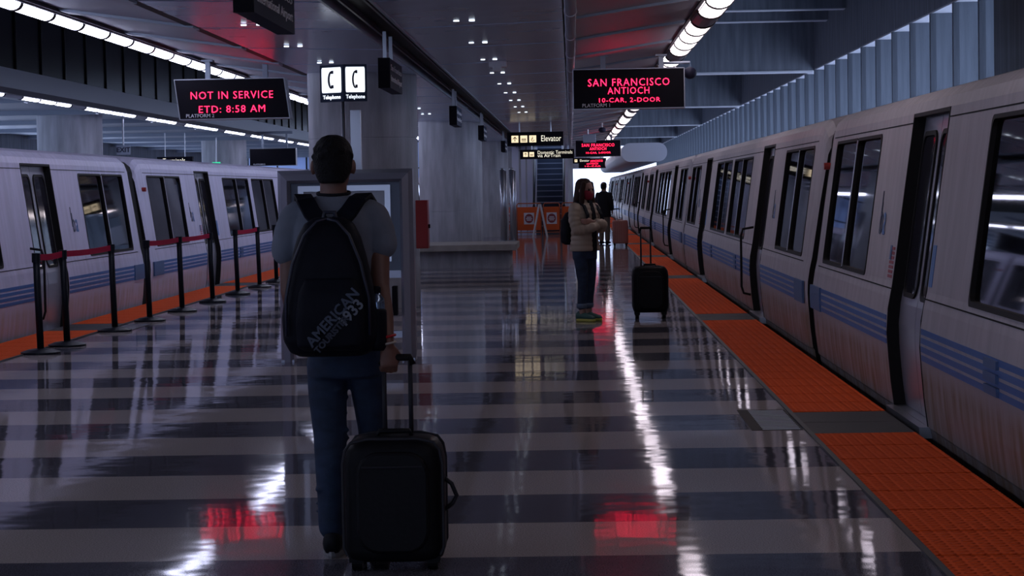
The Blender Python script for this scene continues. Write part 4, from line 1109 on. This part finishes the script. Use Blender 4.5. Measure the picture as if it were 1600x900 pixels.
# puffer jacket with quilted rolls
mb = MB(); R = []
nz = 60
for i in range(nz + 1):
    z = .79 + (1.33 - .79) * i / nz
    t = (z - .79)/.54
    rx = .185 - .022*math.sin(PI*min(1, t*1.3)) + (.0 if t < .75 else -.38*(t - .75)**1.3); ry = .135 - .012*math.sin(PI*t) - (0 if t < .8 else .22*(t - .8))
    q = .009*abs(math.sin(PI*(z - .79)/.058))
    R.append(ring((0, .005, z), rx + q, ry + q, 32, 2.4))
mb.loft(R)
def puff(A, rs):
    P_ = [Vector(p) for p in A]; pts = []; rad = []
    for i in range(len(P_) - 1):
        n = max(2, int((P_[i+1] - P_[i]).length / .0125))
        for k in range(n):
            t = k / n; pts.append(P_[i].lerp(P_[i+1], t)); rad.append(rs[i] + (rs[i+1] - rs[i])*t)
    pts.append(P_[-1]); rad.append(rs[-1])
    rad = [r + .008*abs(math.sin(PI*i*.0125/.055)) for i, r in enumerate(rad)]
    mb.tube(pts, rad, 18); mb.ell(P_[0], rs[0], rs[0], rs[0]); mb.ell(P_[2], rs[2], rs[2], rs[2])
puff(AR[:4] + [(-.03, .19, 1.09)], [.068, .062, .056, .05, .042]); puff(AL[:4] + [(.04, .19, 1.11)], [.068, .062, .056, .05, .042])
mb.loft([ring((0, .0, z), r, r*.95, 20) for z, r in ((1.28, .10), (1.33, .082), (1.375, .078))])
fused(mb, 'puffer_jacket', 'jacket_beige', WO, .0075, 1)
mb = MB(); mb.loft([[(-.03, y - .03, z), (.03, y - .03, z), (.03, y + .006, z), (-.03, y + .006, z)] for z, y in ((.785, .150), (.90, .150), (1.0, .149), (1.15, .147), (1.24, .132), (1.31, .105), (1.36, .086))])
mb.build('inner_top', 'top_black', WO, local=True)
mb = MB()
mb.loft([ring((0, 0, z), rx, ry, 24, 2.3) for z, rx, ry in ((.70, .155, .115), (.80, .158, .118), (.88, .14, .11))])
chain(mb, [(-.075, 0, .74), (-.078, .01, .58), (-.076, .01, .44), (-.074, -.01, .28), (-.074, -.02, .17)], [.085, .074, .06, .054, .052], 18)
chain(mb, [(.075, 0, .74), (.080, .02, .58), (.080, .03, .44), (.084, .02, .28), (.086, .015, .17)], [.085, .074, .06, .054, .052], 18)
fused(mb, 'jeans', 'denim', WO, .0085, 3)
for x, y in ((-.074, -.02), (.086, .015)):
    mb = MB(); mb.loft([ring((x, y, z), r, r, 20) for z, r in ((.145, .050), (.15, .058), (.195, .059), (.20, .052))]); mb.build('cuff', 'denim_cuff', WO, local=True, smooth=True)
    mb = MB(); rr = [[(x + w*math.cos(a), y + yy, max(.025, zc + h*math.sin(a))) for a in [2*PI*k/16 for k in range(16)]] for yy, w, zc, h in ((-.075, .025, .055, .04), (-.055, .036, .06, .05), (0, .038, .058, .055), (.06, .042, .05, .038), (.12, .043, .045, .03), (.165, .034, .04, .02), (.185, .018, .035, .008))]
    mb.loft(rr); sh = mb.build('sneaker', 'sneaker_green', WO, local=True, smooth=True)
    mb = MB(); mb.loft([[(x + w*math.cos(a), y + .055 + d*math.sin(a), z) for a in [2*PI*k/20 for k in range(20)]] for z, w, d in ((0, .040, .136), (.012, .046, .142), (.030, .043, .138))]); mb.build('sole', 'sneaker_sole', sh, local=True)
TURN = -math.radians(130)
WO.rotation_euler = (0, 0, TURN)
WB = thing('backpack', 'small dark backpack worn by the person in the beige jacket', 'backpack', (.145, 24.2, 0))
mb = MB(); mb.loft([ring((0, -.20 + oy, z), rx, ry, 26, 3) for z, rx, ry, oy in ((.86, .10, .05, .02), (.89, .135, .075, 0), (1.0, .14, .085, 0), (1.14, .125, .075, 0), (1.22, .09, .05, .02), (1.24, .05, .03, .03))])
fused(mb, 'main_bag', 'pack_navy', WB, .009, 3)
for s in (-1, 1):
    rr = []
    P_ = [Vector(p) for p in ((s*.06, -.14, 1.21), (s*.09, -.09, 1.31), (s*.105, .0, 1.345), (s*.11, .09, 1.30), (s*.12, .15, 1.2), (s*.13, .16, 1.12))]
    for i, p in enumerate(P_):
        t = (P_[min(i+1, len(P_)-1)] - P_[max(i-1, 0)]).normalized(); side = Vector((1, 0, 0)); side = (side - t*side.dot(t)).normalized(); nn = t.cross(side)
        rr.append([p + side*.022*a + nn*.008*b for a, b in ((-1, -1), (1, -1), (1, 1), (-1, 1))])
    MB().loft(rr).build('shoulder_strap', 'pack_navy', WB, local=True)
WB.rotation_euler = (0, 0, TURN)

# ---- far man in black
FM = thing('person', 'far person in black top and khaki trousers seen from behind', 'person', (.87, 57.0, 0))
mb = MB(); head(mb, (0, .01, 1.53))
mb.loft([ring((0, 0, z), rx, ry, 20, 2.3) for z, rx, ry in ((.82, .15, .11), (1.1, .15, .11), (1.3, .17, .10), (1.40, .07, .06), (1.5, .05, .055))])
for s in (-1, 1):
    A = [(s*.18, 0, 1.32), (s*.215, .0, 1.10), (s*.20, .08, .90)]; chain(mb, A, [.05, .04, .03]); hand(mb, A[2], (0, .3, -1), s, (-s, 0, 0), .7)
    chain(mb, [(s*.08, 0, .82), (s*.085, 0, .45), (s*.09, 0, .07)], [.08, .05, .04])
fused(mb, 'body', 'skin', FM, .011, 2); eyes(FM, (0, .01, 1.53))
mb = MB(); mb.loft([ring((0, .01 + oy, 1.53 + dz), rx, ry, 20) for dz, rx, ry, oy in ((-.07, .05, .03, -.07), (-.02, .08, .085, -.022), (.05, .083, .10, -.01), (.1, .06, .07, 0), (.12, .02, .03, 0))]); fused(mb, 'hair', 'hair_black', FM, .011, 2)
mb = MB(); mb.loft([ring((0, 0, z), rx, ry, 24, 2.4) for z, rx, ry in ((.72, .19, .14), (.95, .18, .135), (1.2, .19, .135), (1.32, .185, .12), (1.40, .09, .08))])
for s in (-1, 1): chain(mb, [(s*.175, 0, 1.31), (s*.225, 0, 1.1), (s*.205, .07, .93)], [.07, .06, .05])
fused(mb, 'jacket', 'top_black', FM, .012, 2)
mb = MB(); mb.loft([ring((0, 0, z), .16, .12, 20) for z in (.72, .88)])
for s in (-1, 1): chain(mb, [(s*.08, 0, .78), (s*.085, .01, .45), (s*.09, 0, .12)], [.095, .075, .07])
fused(mb, 'trousers', 'khaki', FM, .012, 2)
for s in (-1, 1):
    mb = MB(); mb.loft([[(s*.09 + w*math.cos(a), yy, max(0, .04 + h*math.sin(a))) for a in [2*PI*k/12 for k in range(12)]] for yy, w, h in ((-.09, .03, .04), (0, .045, .06), (.1, .045, .035), (.17, .02, .015))]); mb.build('shoe', 'shoe_black', FM, local=True, smooth=True)
FM.rotation_euler = (0, 0, -.5)
